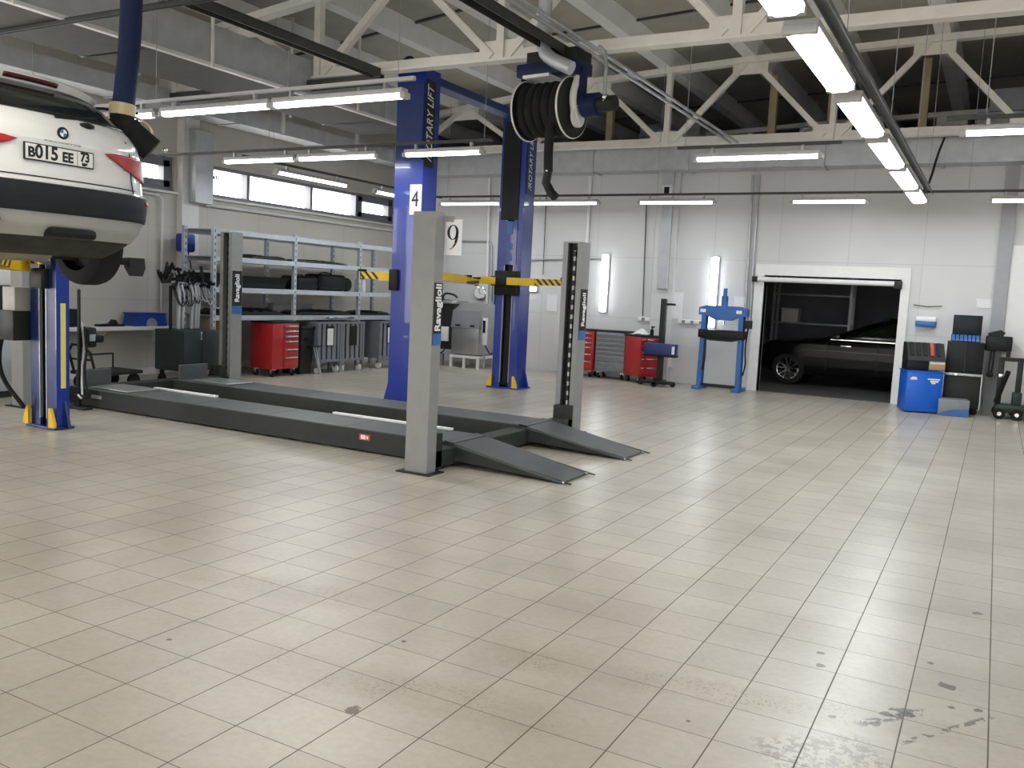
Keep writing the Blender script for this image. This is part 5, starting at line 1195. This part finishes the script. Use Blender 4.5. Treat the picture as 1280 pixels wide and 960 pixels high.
# ------------------------------------------------------------------ far hall
for x, e in ((-7.12, 'leftmost, right of the hose reel'), (-3.93, 'left of the diagonal lamps'), (-2.9, 'behind the diagonal lamps'), (-1.42, 'rightmost')):
    o = G().box(x - .065, x + .065, YB + .04, YB + .16, WT, rz(x) - .03).make('steel_post', M['ochre'], smooth=0); tag(o, 'ochre steel post on top of the back wall, ' + e, 'post', 'ochre posts on the back wall')
t = thing('vent_cabinet', 'grey ventilation cabinet high in the dark hall at the right edge', 'cabinet', (-.1, 21.0, 4.2)); G().box(-.65, .75, -.4, .4, 0, 1.5, .01).make('lower_box', M['galv'], t, smooth=0); G().box(-.45, .6, -.45, .4, 1.5, 2.45, .01).make('upper_box', M['galv'], t, smooth=0); G().box(-.02, .02, -.02, .02, -4.2, 0).make('support', M['dark_steel'], t, smooth=0)
t = thing('vent_cabinet', 'brown ventilation shaft in the dark hall behind the far truss', 'shaft', (-7.3, 21.0, 0)); G().box(-.75, .75, -.4, .4, 3.2, 6.0, .01).make('shaft_body', M['galv'], t, smooth=0); G().box(-.77, .77, -.42, .42, 4.6, 4.66).make('flange', M['galv'], t, smooth=0); G().box(-.77, .77, -.42, .42, 5.5, 5.56).make('flange', M['galv'], t, smooth=0); G().box(-.3, .3, -.2, .2, 0, 3.2).make('shaft_base', M['hall'], t, smooth=0)
for i, z in enumerate((4.75, 5.15)): tag(G().cyl((-9.5, 22.6, z), (XR, 22.6, z + .1), .07).make('pipe', M['steel']), 'long pale pipe across the dark hall, ' + ('lower one', 'upper one')[i], 'pipe')
t = thing('shelf_unit', 'dark shelf unit against the far side of the hall beyond the gateway', 'shelf', (-4.0, 22.6, 0))
for x in (-.9, .9):
    for y in (-.25, .25): G().box(x - .03, x + .03, y - .03, y + .03, 0, 2.5).make('upright', M['steel'], t, smooth=0)
for z in (.5, 1.2, 1.9): G().box(-.9, .9, -.27, .27, z - .04, z).make('shelf_board', M['steel'], t, smooth=0)
t = thing('storage_box', 'pale box on the shelf in the hall beyond the gateway', 'box', (-4.5, 22.55, 1.2)); G().box(-.2, .2, -.2, .2, 0, .3, .01).make('box_body', M['paper'], t); G().box(-.21, .21, -.21, .21, .3, .34, .01).make('lid', M['paper'], t)
t = thing('workbench', 'long pale workbench in the hall behind the black car', 'workbench', (-2.0, 22.6, 0)); G().box(-1.0, 2.2, -.35, .35, .98, 1.05, .01).make('worktop', M['steel'], t)
for x in (-.9, .6, 2.1): G().box(x - .04, x + .04, -.3, .3, 0, .98).make('leg', M['steel'], t, smooth=0)
for i, (x, h_) in enumerate(((-.5, .35), (-.1, .22), (.3, .3), (.55, .26))):
    o = thing('bottle', 'teal bottle on the workbench in the dark hall, %s' % ('leftmost', 'second from left', 'third from left', 'rightmost')[i], 'bottle', (-1.9 + x, 22.5, 1.05), 0, 'bottles in the dark hall'); G().lathe([(0, 0), (.08, 0), (.08, h_ * .7), (.03, h_ * .85), (.03, h_), (0, h_)], (0, 0, 0)).make('body', M['box_front_blue'], o)
# sticker on the window
t = thing('window_sticker', 'dark framed sticker on the first pane of the window band', 'sticker', (XL - .115, 11.0, 3.33)); 
g = G(); 
for a, b_, c, d in ((-.2, .2, .06, .075), (-.2, .2, -.075, -.06), (-.2, -.185, -.075, .075), (.185, .2, -.075, .075)): g.box(0, .004, a, b_, c, d)
for k in range(7): g.box(0, .004, -.15 + k * .045, -.12 + k * .045, -.03, .02 + (k % 3) * .01)
g.make('print', M['ink'], t, smooth=0)
